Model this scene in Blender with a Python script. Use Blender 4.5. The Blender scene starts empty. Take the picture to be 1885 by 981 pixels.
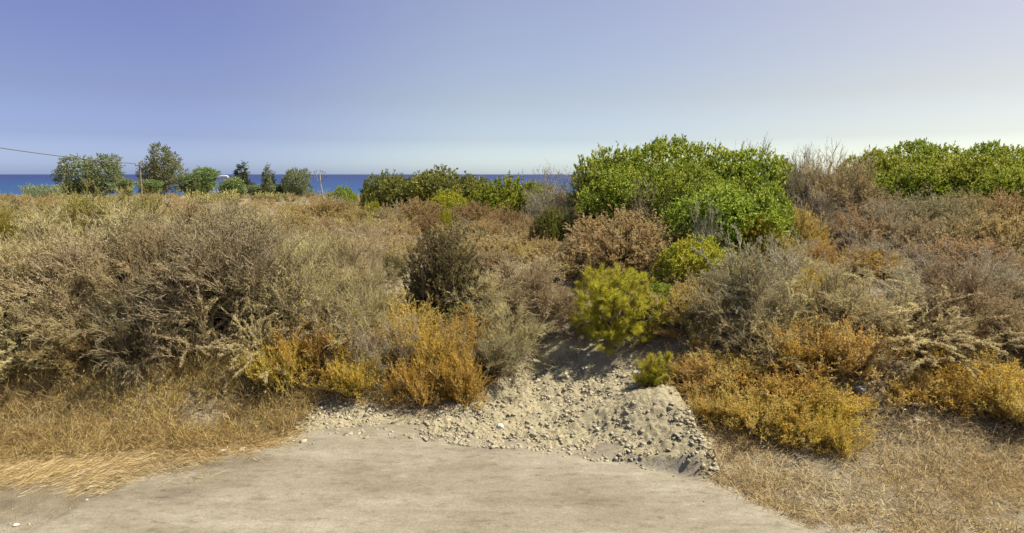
import bpy, math, numpy as np
from mathutils import Vector
rng = np.random.default_rng(11)
SC = bpy.context.scene
COL = SC.collection
R = math.radians

# ------------------------------------------------------------------ camera model (photo pixels 1885 x 981)
F, PITCH, CAMZ = 1123.0, R(8.6), 2.5
cp, sp = math.cos(PITCH), math.sin(PITCH)
def at(px, py, Y):
    """world point on the viewing ray of a photo pixel at distance Y in front of the camera"""
    x, v = (px - 942.5) / F, (490.5 - py) / F
    t = Y / (cp + v * sp)
    return x * t, Y, CAMZ + t * (v * cp - sp)

# ------------------------------------------------------------------ numpy noise
def _hash(i, j, s):
    h = (i * 374761393 + j * 668265263 + s * 974634533) & 0xFFFFFFFF
    h = ((h ^ (h >> 13)) * 1274126177) & 0xFFFFFFFF
    return ((h ^ (h >> 16)) & 0xFFFF) / 65535.0
def vnoise(x, y, s=0):
    x = np.asarray(x, float); y = np.asarray(y, float)
    i = np.floor(x).astype(np.int64); j = np.floor(y).astype(np.int64)
    u = x - i; v = y - j
    u = u * u * (3 - 2 * u); v = v * v * (3 - 2 * v)
    a = _hash(i, j, s); b = _hash(i + 1, j, s); c = _hash(i, j + 1, s); d = _hash(i + 1, j + 1, s)
    return (a * (1 - u) + b * u) * (1 - v) + (c * (1 - u) + d * u) * v
def fbm(x, y, s=0, o=4):
    r = 0; a = .5
    for k in range(o):
        r = r + a * (vnoise(x * 2 ** k, y * 2 ** k, s + k) - .5); a *= .5
    return r

# ------------------------------------------------------------------ terrain
def poly_sd(x, y, P):
    """signed distance to polygon P (negative inside)"""
    P = np.array(P); Q = np.roll(P, -1, 0); x = x[..., None]; y = y[..., None]
    ex, ey = Q[:, 0] - P[:, 0], Q[:, 1] - P[:, 1]
    t = np.clip(((x - P[:, 0]) * ex + (y - P[:, 1]) * ey) / (ex ** 2 + ey ** 2), 0, 1)
    d = np.sqrt((x - P[:, 0] - t * ex) ** 2 + (y - P[:, 1] - t * ey) ** 2).min(-1)
    c = ((P[:, 1] <= y) != (Q[:, 1] <= y)) & (x < P[:, 0] + (y - P[:, 1]) / np.where(ey == 0, 1e-9, ey) * ex)
    return np.where(c.sum(-1) % 2 == 1, -d, d)
FAN = [(-2.073, 5.471), (-2.027, 6.171), (-1.486, 6.066), (-0.946, 5.855), (-0.482, 6.267), (-0.077, 6.66), (0.148, 7.12), (0.398, 7.532), (1.011, 7.475), (1.432, 6.986), (1.421, 6.305), (1.777, 6.114), (1.754, 5.452), (1.739, 4.791), (1.549, 4.685), (1.107, 4.915), (0.524, 5.155), (-0.214, 5.328), (-1.107, 5.538)]
FX = [-40, -8, -5, -3.2, -2, -.4, .4, 1.5, 2.1, 4, 8, 40]
FY = [4.7, 4.75, 4.9, 5.2, 5.5, 5.75, 5.8, 5.35, 4.95, 4.7, 4.6, 4.5]
PS = [-1, 0, .6, 1.3, 2.4, 4, 7, 11, 20, 45, 95, 195, 325, 400, 1200]
PZ = [0, 0, .10, .36, .80, 1.05, 1.15, 1.1, .9, .3, -1.2, -4.6, -10.6, -14.5, -40]
GS = [-1, 0, .6, 1.2, 2.0, 3.0, 4.0, 7, 11, 20, 45, 95, 195, 325, 400, 1200]
GZ = [0, 0, .07, .22, .48, .86, 1.03, 1.15, 1.1, .9, .3, -1.2, -4.6, -10.6, -14.5, -40]
def terrain(x, y, fine=True):
    x = np.asarray(x, float); y = np.asarray(y, float)
    s = y - np.interp(x, FX, FY)
    g = np.exp(-((x - .55) / 1.25) ** 4)
    z = np.interp(s, PS, PZ) * (1 - g) + np.interp(s, GS, GZ) * g
    z = z - .28 * np.exp(-((x + 1.62 - .06 * (y - 8.5)) / .33) ** 2) * np.clip((y - 7.2) / .8, 0, 1) * np.clip((12.5 - y) / 2, 0, 1)
    z = z + .16 * np.exp(-((x - 1.35) / .42) ** 2 - ((y - 5.75) / .5) ** 2)          # spoil lip at the fan's side
    z = z + .08 * np.exp(-((x - 1.72) / .22) ** 2 - ((y - 5.05) / .35) ** 2)
    z = z + .35 * np.clip((x - 3) / 5, 0, 1) * np.clip((y - 9) / 6, 0, 1) * np.clip((90 - y) / 40, 0, 1)
    if np.any((np.abs(x) < 2.6) & (y > 4) & (y < 8)):
        f = -poly_sd(x, y, FAN) + .12 * fbm(x * 5, y * 5, 31)                          # broken ledge where the spoil ends
        z = z + .15 * np.clip(f / .10, 0, 1) * np.clip((x - .7) / .8, 0, 1) * np.clip((6.5 - y) / .5, 0, 1)
        z = z + np.clip(f / .2, 0, 1) * (.10 * fbm(x * 1.6, y * 1.6, 33, 3) + .03 * np.abs(fbm(x * 3.2 - y, y * 2 + x, 35, 3)) * 4 - .02)
    w = np.clip(s / .8, 0, 1)
    z = z + w * .16 * fbm(x * .9, y * .9, 3) + np.clip((y - 25) / 40, 0, 1) * 1.0 * fbm(x * .03, y * .03, 9)
    if fine:
        z = z + (.25 + .75 * w) * .035 * fbm(x * 5, y * 5, 21, 3) * np.clip((30 - y) / 10, 0, 1)
    return z
def ground_hit(px, py):
    """where the ray of a photo pixel meets the ground"""
    Ys = np.linspace(2.5, 60, 6000)
    x, v = (px - 942.5) / F, (490.5 - py) / F
    t = Ys / (cp + v * sp)
    z = CAMZ + t * (v * cp - sp)
    d = z - terrain(x * t, Ys)
    k = int(np.argmax(d < 0)) if (d < 0).any() else len(Ys) - 1
    return float(x * t[k]), float(Ys[k]), float(terrain(x * t[k], Ys[k]))

# ------------------------------------------------------------------ materials
def newmat(name):
    m = bpy.data.materials.new(name); m.use_nodes = True
    nt = m.node_tree; nt.nodes.clear()
    return m, nt, nt.nodes, nt.links
def ramp(n, cols, interp='LINEAR'):
    r = n.new('ShaderNodeValToRGB'); r.color_ramp.interpolation = interp
    e = r.color_ramp.elements
    while len(e) < len(cols): e.new(.5)
    for k, c in enumerate(cols):
        if len(c) == 4: e[k].position = c[3]
        else: e[k].position = k / max(1, len(cols) - 1)
        e[k].color = (c[0], c[1], c[2], 1)
    return r
def math_node(n, l, op, a, b):
    m = n.new('ShaderNodeMath'); m.operation = op
    for k, v in enumerate((a, b)):
        if isinstance(v, (int, float)): m.inputs[k].default_value = v
        else: l.new(v, m.inputs[k])
    return m.outputs[0]
def plant_mat(name, cols, alt=None, alt_amt=.45, transl=.3, rough=.6, spec=.2, var=.25, scale=2.5):
    """leaf / twig colour varies from leaf to leaf, from plant to plant and in patches of older growth"""
    m, nt, n, l = newmat(name)
    geo = n.new('ShaderNodeNewGeometry'); oi = n.new('ShaderNodeObjectInfo')
    r = ramp(n, cols); l.new(geo.outputs['Random Per Island'], r.inputs[0])
    col = r.outputs[0]
    if alt:
        tc = n.new('ShaderNodeTexCoord'); nz = n.new('ShaderNodeTexNoise')
        nz.inputs['Scale'].default_value = scale; nz.inputs['Detail'].default_value = 3
        l.new(tc.outputs['Object'], nz.inputs['Vector'])
        rr = ramp(n, [(0, 0, 0, .5 - .12), (1, 1, 1, .5 + .14)]); l.new(nz.outputs['Fac'], rr.inputs[0])
        fac = math_node(n, l, 'MULTIPLY', rr.outputs[0], alt_amt * 2)
        r2 = ramp(n, alt); l.new(geo.outputs['Random Per Island'], r2.inputs[0])
        mx = n.new('ShaderNodeMix'); mx.data_type = 'RGBA'; mx.clamp_factor = True
        l.new(fac, mx.inputs[0]); l.new(col, mx.inputs[6]); l.new(r2.outputs[0], mx.inputs[7]); col = mx.outputs[2]
    hs = n.new('ShaderNodeHueSaturation')
    v = math_node(n, l, 'MULTIPLY_ADD', oi.outputs['Random'], 2 * var); v.node.inputs[2].default_value = 1 - var
    l.new(v, hs.inputs['Value'])
    h = math_node(n, l, 'MULTIPLY_ADD', oi.outputs['Random'], .03); h.node.inputs[2].default_value = .485
    l.new(h, hs.inputs['Hue']); l.new(col, hs.inputs['Color']); col = hs.outputs[0]
    b = n.new('ShaderNodeBsdfPrincipled'); b.inputs['Roughness'].default_value = rough
    b.inputs['Specular IOR Level'].default_value = spec
    l.new(col, b.inputs['Base Color'])
    out = n.new('ShaderNodeOutputMaterial')
    if transl > 0:
        t = n.new('ShaderNodeBsdfTranslucent'); l.new(col, t.inputs['Color'])
        ms = n.new('ShaderNodeMixShader'); ms.inputs[0].default_value = transl
        l.new(b.outputs[0], ms.inputs[1]); l.new(t.outputs[0], ms.inputs[2]); l.new(ms.outputs[0], out.inputs[0])
    else: l.new(b.outputs[0], out.inputs[0])
    return m
def rock_mat(name, cols, scale=9, rough=.9, bump=.4):
    m, nt, n, l = newmat(name)
    tc = n.new('ShaderNodeTexCoord'); nz = n.new('ShaderNodeTexNoise'); nz.inputs['Scale'].default_value = scale; nz.inputs['Detail'].default_value = 6
    geo = n.new('ShaderNodeNewGeometry'); oi = n.new('ShaderNodeObjectInfo')
    l.new(tc.outputs['Object'], nz.inputs['Vector'])
    a = math_node(n, l, 'ADD', geo.outputs['Random Per Island'], oi.outputs['Random'])
    a = math_node(n, l, 'MULTIPLY', math_node(n, l, 'FRACT', a, 0), .65)
    a = math_node(n, l, 'MULTIPLY_ADD', nz.outputs['Fac'], .5); a.node.inputs[2].default_value = 0
    s = math_node(n, l, 'ADD', a, math_node(n, l, 'MULTIPLY', math_node(n, l, 'FRACT', math_node(n, l, 'ADD', geo.outputs['Random Per Island'], oi.outputs['Random']), 0), .5))
    r = ramp(n, cols); l.new(s, r.inputs[0])
    b = n.new('ShaderNodeBsdfPrincipled'); b.inputs['Roughness'].default_value = rough; b.inputs['Specular IOR Level'].default_value = .2
    l.new(r.outputs[0], b.inputs['Base Color'])
    bp = n.new('ShaderNodeBump'); bp.inputs['Strength'].default_value = bump; bp.inputs['Distance'].default_value = .02
    l.new(nz.outputs['Fac'], bp.inputs['Height']); l.new(bp.outputs[0], b.inputs['Normal'])
    o = n.new('ShaderNodeOutputMaterial'); l.new(b.outputs[0], o.inputs[0])
    return m

M = {}
M['khaki']  = plant_mat('khaki_leaf', [(.34,.285,.12),(.52,.445,.22),(.65,.57,.32),(.75,.67,.42)], [(.35,.28,.15),(.51,.42,.26),(.62,.53,.36)], .5, .44, .7, .1, .10)
M['sprays'] = plant_mat('pale_spray_leaf', [(.48,.41,.18),(.65,.57,.29),(.77,.70,.42)], [(.47,.39,.22),(.65,.56,.35)], .4, .42, .7, .1, .08)
M['greygreen'] = plant_mat('grey_green_leaf', [(.28,.25,.13),(.41,.365,.20),(.54,.485,.30)], [(.34,.28,.17),(.47,.40,.26)], .5, .42, .7, .1, .10)
M['broom']  = plant_mat('yellow_green_leaf', [(.24,.24,.05),(.40,.38,.09),(.55,.50,.18)], [(.46,.38,.17),(.55,.46,.24)], .4, .42, .7, .1, .12)
M['rust']   = plant_mat('rust_leaf', [(.36,.25,.11),(.54,.395,.18),(.65,.50,.25)], [(.43,.345,.17),(.56,.465,.265)], .5, .46, .8, .05, .08, 3)
M['brown']  = plant_mat('brown_leaf', [(.28,.195,.085),(.45,.33,.15),(.57,.43,.22)], [(.40,.31,.12),(.53,.42,.19)], .5, .45, .8, .05, .12, 3)
M['tan']    = plant_mat('tan_leaf', [(.33,.265,.14),(.49,.405,.23),(.60,.51,.31)], [(.43,.33,.17),(.52,.415,.23)], .5, .45, .8, .05, .12, 3)
M['gold']   = plant_mat('golden_leaf', [(.42,.275,.035),(.62,.43,.07),(.76,.555,.11),(.80,.64,.20)], [(.42,.30,.09),(.58,.44,.16)], .5, .48, .7, .05, .08, 5)
M['orange'] = plant_mat('orange_leaf', [(.44,.285,.065),(.62,.42,.11),(.74,.54,.18)], [(.50,.395,.14),(.61,.49,.22)], .5, .48, .7, .05, .08, 5)
M['grey']   = plant_mat('grey_twig', [(.25,.215,.155),(.40,.355,.27),(.52,.47,.37)], [(.35,.28,.18),(.47,.39,.27)], .5, .2, .8, .05, .15, 3)
M['bleached'] = plant_mat('bleached_twig', [(.34,.30,.20),(.47,.42,.29),(.58,.53,.38)], None, 0, .1, .8, .05, .1)
M['stem']   = plant_mat('brown_stem', [(.10,.07,.045),(.19,.14,.09),(.29,.23,.15)], None, 0, 0, .9, .05, .15)
M['mastic'] = plant_mat('mastic_leaf', [(.045,.066,.012),(.145,.205,.02),(.30,.375,.038),(.46,.515,.085)], [(.19,.215,.024),(.39,.41,.055),(.58,.57,.14)], .4, .42, .5, .15, .12, 1.3)
M['mastic_dark'] = plant_mat('dark_mastic_leaf', [(.075,.10,.022),(.14,.165,.035),(.20,.22,.055),(.27,.28,.08)], [(.22,.235,.035),(.30,.30,.065)], .45, .4, .45, .3, .12, 1.6)
M['dim_olive'] = plant_mat('olive_leaf', [(.14,.13,.055),(.25,.225,.10),(.35,.31,.16)], [(.27,.24,.075),(.38,.33,.12)], .4, .35, .6, .15, .1, 3)
M['dark_olive'] = plant_mat('dark_olive_leaf', [(.085,.07,.03),(.17,.145,.06),(.29,.245,.115)], [(.20,.165,.07),(.33,.275,.13)], .4, .25, .7, .1, .1, 3)
M['lime']   = plant_mat('lime_leaf', [(.20,.22,.02),(.35,.36,.035),(.46,.45,.06)], [(.38,.30,.035),(.47,.38,.07)], .4, .45, .5, .2, .1, 2)
M['pine']   = plant_mat('pine_needle', [(.24,.255,.02),(.40,.405,.03),(.56,.53,.05),(.64,.60,.10)], [(.30,.26,.04),(.44,.39,.07)], .45, .45, .6, .1, .06, 5)
M['gum']    = plant_mat('gum_leaf', [(.08,.115,.045),(.15,.19,.075),(.23,.275,.115),(.31,.35,.17)], [(.19,.19,.085),(.26,.25,.12)], .35, .38, .45, .3, .10, .35)
M['gum_fresh'] = plant_mat('fresh_gum_leaf', [(.075,.125,.04),(.145,.215,.065),(.235,.31,.10),(.31,.37,.15)], [(.21,.24,.075),(.29,.31,.11)], .35, .4, .45, .3, .1, .35)
M['cypress'] = plant_mat('dark_needle', [(.03,.05,.018),(.06,.085,.03),(.10,.12,.045)], None, 0, .25, .5, .2, .1)
M['bark']   = plant_mat('bark', [(.16,.12,.085),(.24,.19,.14)], None, 0, 0, .9, .05, .1)
M['straw']  = plant_mat('straw', [(.32,.23,.10),(.47,.36,.175),(.60,.49,.28),(.70,.60,.38)], [(.42,.29,.11),(.55,.41,.18)], .35, .25, .7, .1, 0, 1.2)
M['straw_gold'] = plant_mat('gold_straw', [(.24,.16,.05),(.38,.27,.09),(.50,.36,.13),(.60,.46,.20)], [(.26,.17,.07),(.37,.26,.11)], .5, .25, .7, .1, 0, 1.2)
M['straw_dull'] = plant_mat('dull_straw', [(.26,.19,.095),(.40,.31,.16),(.51,.41,.23),(.62,.52,.33)], [(.36,.25,.11),(.47,.34,.16)], .4, .25, .7, .1, 0, 1.2)
M['cane']   = plant_mat('cane_leaf', [(.40,.33,.12),(.55,.46,.20),(.22,.26,.06)], None, 0, .3, .6, .1, 0)
M['reed']   = plant_mat('reed_leaf', [(.16,.21,.11),(.25,.29,.16),(.34,.36,.22)], None, 0, .3, .6, .1, 0)
M['litter'] = plant_mat('dead_leaf', [(.14,.095,.06),(.26,.19,.11),(.38,.29,.16),(.36,.23,.07)], [(.20,.15,.10),(.33,.27,.19)], .5, .15, .9, .05, 0, 1.5)
M['stone']  = rock_mat('pale_stone', [(.19,.16,.105),(.30,.262,.18),(.40,.36,.26)])
M['white_stone'] = rock_mat('white_stone', [(.34,.32,.26),(.45,.43,.37),(.56,.54,.48)])
M['grey_stone'] = rock_mat('grey_stone', [(.10,.105,.12),(.19,.195,.21),(.30,.30,.30)])

# ------------------------------------------------------------------ mesh building
class MB:
    """collects quads (vertex arrays) and links them as one mesh object"""
    def __init__(s): s.v = []; s.f = []; s.n = 0
    def add(s, V, Fq):
        V = np.asarray(V, np.float32).reshape(-1, 3); Fq = np.asarray(Fq, np.int32).reshape(-1, 4)
        s.v.append(V); s.f.append(Fq + s.n); s.n += len(V); return s
    def arrays(s): return np.concatenate(s.v), np.concatenate(s.f)
    def mesh(s, name, mat, smooth=False):
        V, Q = s.arrays(); me = bpy.data.meshes.new(name)
        me.vertices.add(len(V)); me.vertices.foreach_set('co', V.ravel())
        me.loops.add(Q.size); me.loops.foreach_set('vertex_index', Q.ravel())
        me.polygons.add(len(Q)); me.polygons.foreach_set('loop_start', np.arange(0, Q.size, 4, dtype=np.int32))
        me.polygons.foreach_set('loop_total', np.full(len(Q), 4, np.int32))
        if smooth: me.polygons.foreach_set('use_smooth', np.ones(len(Q), bool))
        me.materials.append(mat); me.update(calc_edges=True); return me
def nrm(v): return v / np.maximum(np.linalg.norm(v, axis=-1, keepdims=True), 1e-9)
def rnd_dir(n): return nrm(rng.normal(size=(n, 3)))
def U(a, b, n=None): return rng.uniform(a, b, n)
def grow(base, d, length, droop=0., wob=.1, k=6):
    """n curving branches of k points"""
    n = len(base); length = np.broadcast_to(length, (n,)).astype(float)
    P = np.zeros((n, k, 3)); P[:, 0] = base; d = nrm(np.array(d, float))
    for i in range(1, k):
        P[:, i] = P[:, i - 1] + d * (length / (k - 1))[:, None]
        d = d + rng.normal(size=(n, 3)) * wob; d[:, 2] -= np.broadcast_to(droop, (n,)) / (k - 1) * 2
        d = nrm(d)
    return P
def children(P, m, t0, t1, a0, a1, up=0.):
    """m side shoots per branch: start points and directions"""
    n, k, _ = P.shape
    idx = np.repeat(np.arange(n), m); t = U(t0, t1, n * m) * (k - 1)
    i = np.minimum(t.astype(int), k - 2); f = (t - i)[:, None]
    A = P[idx, i]; B = P[idx, i + 1]
    pos = A * (1 - f) + B * f; tan = nrm(B - A)
    perp = nrm(np.cross(tan, rnd_dir(n * m))); ang = U(a0, a1, n * m)[:, None]
    d = tan * np.cos(ang) + perp * np.sin(ang); d[:, 2] += up
    return pos, nrm(d), t / (k - 1)
def tubes(mb, P, r0, r1, sides=3):
    n, k, _ = P.shape
    T = np.zeros_like(P); T[:, :-1] = P[:, 1:] - P[:, :-1]; T[:, -1] = T[:, -2]; T = nrm(T)
    ref = np.where(np.abs(T[..., 2:3]) > .9, np.array([1., 0, 0]), np.array([0, 0, 1.]))
    S = nrm(np.cross(T, ref)); W = np.cross(T, S)
    r0 = np.broadcast_to(r0, (n,)); r1 = np.broadcast_to(r1, (n,))
    rad = r0[:, None] + (r1 - r0)[:, None] * np.linspace(0, 1, k)[None]
    a = np.arange(sides) * 2 * np.pi / sides
    V = P[:, :, None] + rad[:, :, None, None] * (S[:, :, None] * np.cos(a)[None, None, :, None] + W[:, :, None] * np.sin(a)[None, None, :, None])
    q = []
    for i in range(k - 1):
        for j in range(sides):
            j2 = (j + 1) % sides
            q.append((i * sides + j, i * sides + j2, (i + 1) * sides + j2, (i + 1) * sides + j))
    q = np.array(q)
    mb.add(V, (q[None] + (np.arange(n) * k * sides)[:, None, None]))
def leaves(mb, p, d, L, W, fold=.0):
    """one rhombic leaf per row"""
    n = len(p); L = np.broadcast_to(L, (n,))[:, None]; W = np.broadcast_to(W, (n,))[:, None]
    d = nrm(d); s = nrm(np.cross(d, rnd_dir(n))); up = np.cross(d, s)
    V = np.stack([p, p + d * L * .45 + s * W * .5, p + d * L - up * L * fold, p + d * L * .45 - s * W * .5], 1)
    q = np.arange(n * 4).reshape(n, 4)
    mb.add(V, q)
def blades(mb, p, d, L, W, bend):
    """grass blades: two-segment tapering strips"""
    n = len(p); L = np.broadcast_to(L, (n,))[:, None]; W = np.broadcast_to(W, (n,))[:, None]
    d = nrm(d); s = nrm(np.cross(d, rnd_dir(n))); b = np.zeros((n, 3)); b[:, 2] = -1
    m = p + d * L * .55; e = p + d * L + b * L * np.broadcast_to(bend, (n,))[:, None] + rnd_dir(n) * L * .08
    V = np.stack([p - s * W * .5, p + s * W * .5, m + s * W * .4, m - s * W * .4, e + s * W * .1, e - s * W * .1], 1)
    q = np.array([[0, 1, 2, 3], [3, 2, 4, 5]])
    mb.add(V, q[None] + (np.arange(n) * 6)[:, None, None])

# ------------------------------------------------------------------ plant prototypes: (foliage builder, branch builder)
def lump_points(n, lumps, bottom=-1.):
    """points + outward normals on the outside of a union of ellipsoids (cx,cy,cz,rx,ry,rz)"""
    L = np.array(lumps); w = (L[:, 3] * L[:, 4] + L[:, 3] * L[:, 5] + L[:, 4] * L[:, 5]); w = w / w.sum()
    P = []; N = []; tot = 0
    while tot < n:
        k = rng.choice(len(L), n * 2, p=w); u = rnd_dir(n * 2)
        p = L[k, :3] + u * L[k, 3:6]; nn = nrm(u / L[k, 3:6])
        q = ((p[:, None] - L[None, :, :3]) / L[None, :, 3:6]); q = (q ** 2).sum(-1); q[np.arange(len(p)), k] = 9
        ok = (q.min(1) > .80) & (p[:, 2] > .02) & (nn[:, 2] > bottom)
        P.append(p[ok]); N.append(nn[ok]); tot += ok.sum()
    return np.concatenate(P)[:n], np.concatenate(N)[:n]

def g_dry(n1=70, n2=9, n3=7, n4=5, lo=.15, hi=1.25, droop=.5, L=1.15, leaf=.027, wob=.14):
    """arching wand shrub: wands, side sprays, twiglets, small leaves; about 1 m high, 1.9 m across"""
    fo, br = MB(), MB()
    base = np.stack([U(-.16, .16, n1), U(-.16, .16, n1), np.zeros(n1)], 1)
    az = U(0, 2 * np.pi, n1); el = U(lo, hi, n1)
    d = np.stack([np.cos(az) * np.sin(el), np.sin(az) * np.sin(el), np.cos(el)], 1)
    S = grow(base, d, L * U(.7, 1.1, n1), droop * U(.4, 1.3, n1), wob, 9)
    S[..., 2] = np.maximum(S[..., 2], .02)
    tubes(br, S, .011, .003)
    p, d2, t = children(S, n2, .22, 1., .3, .9, .15); B = grow(p, d2, U(.18, .42, len(p)) * (1.25 - .5 * t), droop * .5, .16, 5)
    tubes(br, B, .0042, .0015)
    p, d3, t = children(B, n3, .12, 1., .3, .8, .25); C = grow(p, d3, U(.06, .20, len(p)), 0, .16, 4)
    tubes(fo, C, .0034, .0016)
    p, d4, t = children(C, n4, .1, 1., .3, .9); leaves(fo, p, d4, leaf * U(.6, 1.5, len(p)), leaf * .24 * U(.7, 1.4, len(p)))
    p, d4, t = children(B, n4 * 2, .3, 1., .3, .9); leaves(fo, p, d4, leaf * U(.6, 1.5, len(p)), leaf * .26)
    p, d3, t = children(S, 8, .5, 1., .2, .5, .2); C = grow(p, d3, U(.12, .32, len(p)), -.05, .1, 5); tubes(fo, C, .0042, .0016)
    p, d4, t = children(C, 16, .15, 1., .4, .9); leaves(fo, p, d4, leaf * U(.5, 1.2, len(p)), leaf * .26)
    return fo, br
def g_cushion(n1=150, n2=8, n3=8, H=.62, Rr=.55, lmin=.72, tip=.12, leaf=.022, upw=.35, hi=1.5, wob=.10, clump=.22):
    """rounded shrub of many fine leafy shoots fanning out from the root, with an uneven top"""
    fo, br = MB(), MB()
    az = U(0, 2 * np.pi, n1); el = np.arccos(U(math.cos(hi), 1, n1))
    d = np.stack([np.cos(az) * np.sin(el), np.sin(az) * np.sin(el), np.cos(el)], 1)
    nc = 14; cd = rnd_dir(nc); cd[:, 2] = np.abs(cd[:, 2]); cl = U(-1, 1, nc)                 # lobes that stand proud or lag behind
    wgt = np.exp(7 * (d @ cd.T - 1)); lob = (wgt * cl).sum(1) / wgt.sum(1)
    ln = (U(lmin, 1.05, n1)) * (1 + clump * lob * 1.6)
    E = d * np.array([Rr, Rr, H]) * ln[:, None]; Ls = np.linalg.norm(E, axis=1)
    base = np.stack([U(-.1, .1, n1), U(-.1, .1, n1), np.zeros(n1)], 1) * Rr * 2
    S = grow(base, E - base * .5, Ls, -.06, wob, 7); S[..., 2] = np.maximum(S[..., 2], .01)
    tubes(br, S, .006, .002)
    p, d2, t = children(S, n2, .35, 1.02, .15, .8, upw); B = grow(p, d2, tip * U(.5, 1.3, len(p)), -.1, .15, 4); tubes(fo, B, .0026, .0012)
    p, d3, t = children(B, n3, .05, 1., .3, 1.0); leaves(fo, p, d3, leaf * U(.6, 1.6, len(p)), leaf * .45 * U(.6, 1.3, len(p)))
    p, d3, t = children(B, 2, .3, 1., .3, .8); C = grow(p, d3, tip * .45 * U(.5, 1.2, len(p)), -.1, .1, 3); tubes(fo, C, .0018, .001)
    p, d3, t = children(C, 5, .1, 1., .3, .9); leaves(fo, p, d3, leaf * U(.6, 1.4, len(p)), leaf * .42)
    return fo, br
def g_bare(n1=26, n2=8, n3=6, lo=.05, hi=1.0, L=1.1, droop=.1, leafy=2):
    """leafless grey shrub: crooked branching twigs"""
    fo, br = MB(), MB()
    base = np.stack([U(-.12, .12, n1), U(-.12, .12, n1), np.zeros(n1)], 1)
    az = U(0, 2 * np.pi, n1); el = U(lo, hi, n1)
    d = np.stack([np.cos(az) * np.sin(el), np.sin(az) * np.sin(el), np.cos(el)], 1)
    S = grow(base, d, L * U(.6, 1.05, n1), droop, .2, 8); tubes(br, S, .013, .003)
    p, d2, t = children(S, n2, .2, 1., .4, 1.0, .15); B = grow(p, d2, U(.2, .45, len(p)) * (1.2 - .5 * t), .05, .24, 5); tubes(br, B, .005, .0018)
    p, d3, t = children(B, n3, .15, 1., .4, 1.1, .1); C = grow(p, d3, U(.07, .2, len(p)), 0, .25, 4); tubes(fo, C, .0028, .0012)
    p, d4, t = children(C, leafy, .2, 1., .4, 1.2); leaves(fo, p, d4, .028 * U(.5, 1.4, len(p)), .010)
    return fo, br
def g_mastic(W=1., D=1., H=1., shoots=900, per=11, leaf=.05, lumps=12, inner=3000, spread=.40):
    """evergreen bush: leafy shoots over uneven lobes with dark hollows between"""
    fo, br = MB(), MB()
    L = [(0, 0, H * .33, W * .22, D * .22, H * .22)]
    for k in range(lumps):
        a = 2.4 * k + U(0, .8); r = math.sqrt((k + U(0, 1)) / lumps) * spread
        s = U(.105, .175); top = H * (.30 + .70 * math.sqrt(max(0, 1 - (r / .56) ** 2))) * U(.66, 1.03); rz = min(H * .24, W * s)
        L.append((W * r * math.cos(a), D * r * math.sin(a), max(top - rz, rz * .6), W * s, D * s, rz))
        if r > .3: L.append((W * r * math.cos(a + .3), D * r * math.sin(a + .3), max(H * .16, (top - rz) * U(.25, .6)), W * s, D * s, rz))
    P, N = lump_points(int(shoots * 1.35), L, -.6)
    kf = 4.2; hol = vnoise(P[:, 0] * kf + P[:, 1] * 1.3, P[:, 2] * kf * 1.2 - P[:, 1] * kf * .8, 77)        # ragged gaps between the leafy shoots
    P, N = P[hol > .27], N[hol > .27]; shoots = len(P); P = P + N * rng.normal(size=(shoots, 1)) * leaf * .7
    d = N + rnd_dir(shoots) * .35; d[:, 2] += .6; d = nrm(d)
    Ls = leaf * np.where(U(0, 1, shoots) < .05, U(2.5, 4.5, shoots), U(.8, 2.0, shoots)); T = grow(P, d, Ls, -.1, .1, 4); tubes(fo, T, leaf * .06, leaf * .03)
    p, d4, t = children(T, per, .05, 1., .35, 1.15, .1)
    leaves(fo, p, d4, leaf * U(.7, 1.35, len(p)), leaf * .5 * U(.7, 1.2, len(p)), .12)
    Pi, Ni = lump_points(inner, L, -1); Pi = Pi - Ni * U(.2, .5, inner)[:, None] * min(W, H) * .35; leaves(fo, Pi, rnd_dir(inner), leaf * U(.9, 1.6, inner), leaf * .7)
    nb = 34; k = rng.choice(shoots, nb); b0 = rng.normal(size=(nb, 3)) * np.array([W, D, 0]) * .05
    tubes(br, grow(b0, P[k] - b0 + [0, 0, .1], np.linalg.norm(P[k] - b0, axis=1) * .9, .0, .07, 6), .018 * H, .005)
    return fo, br
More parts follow.
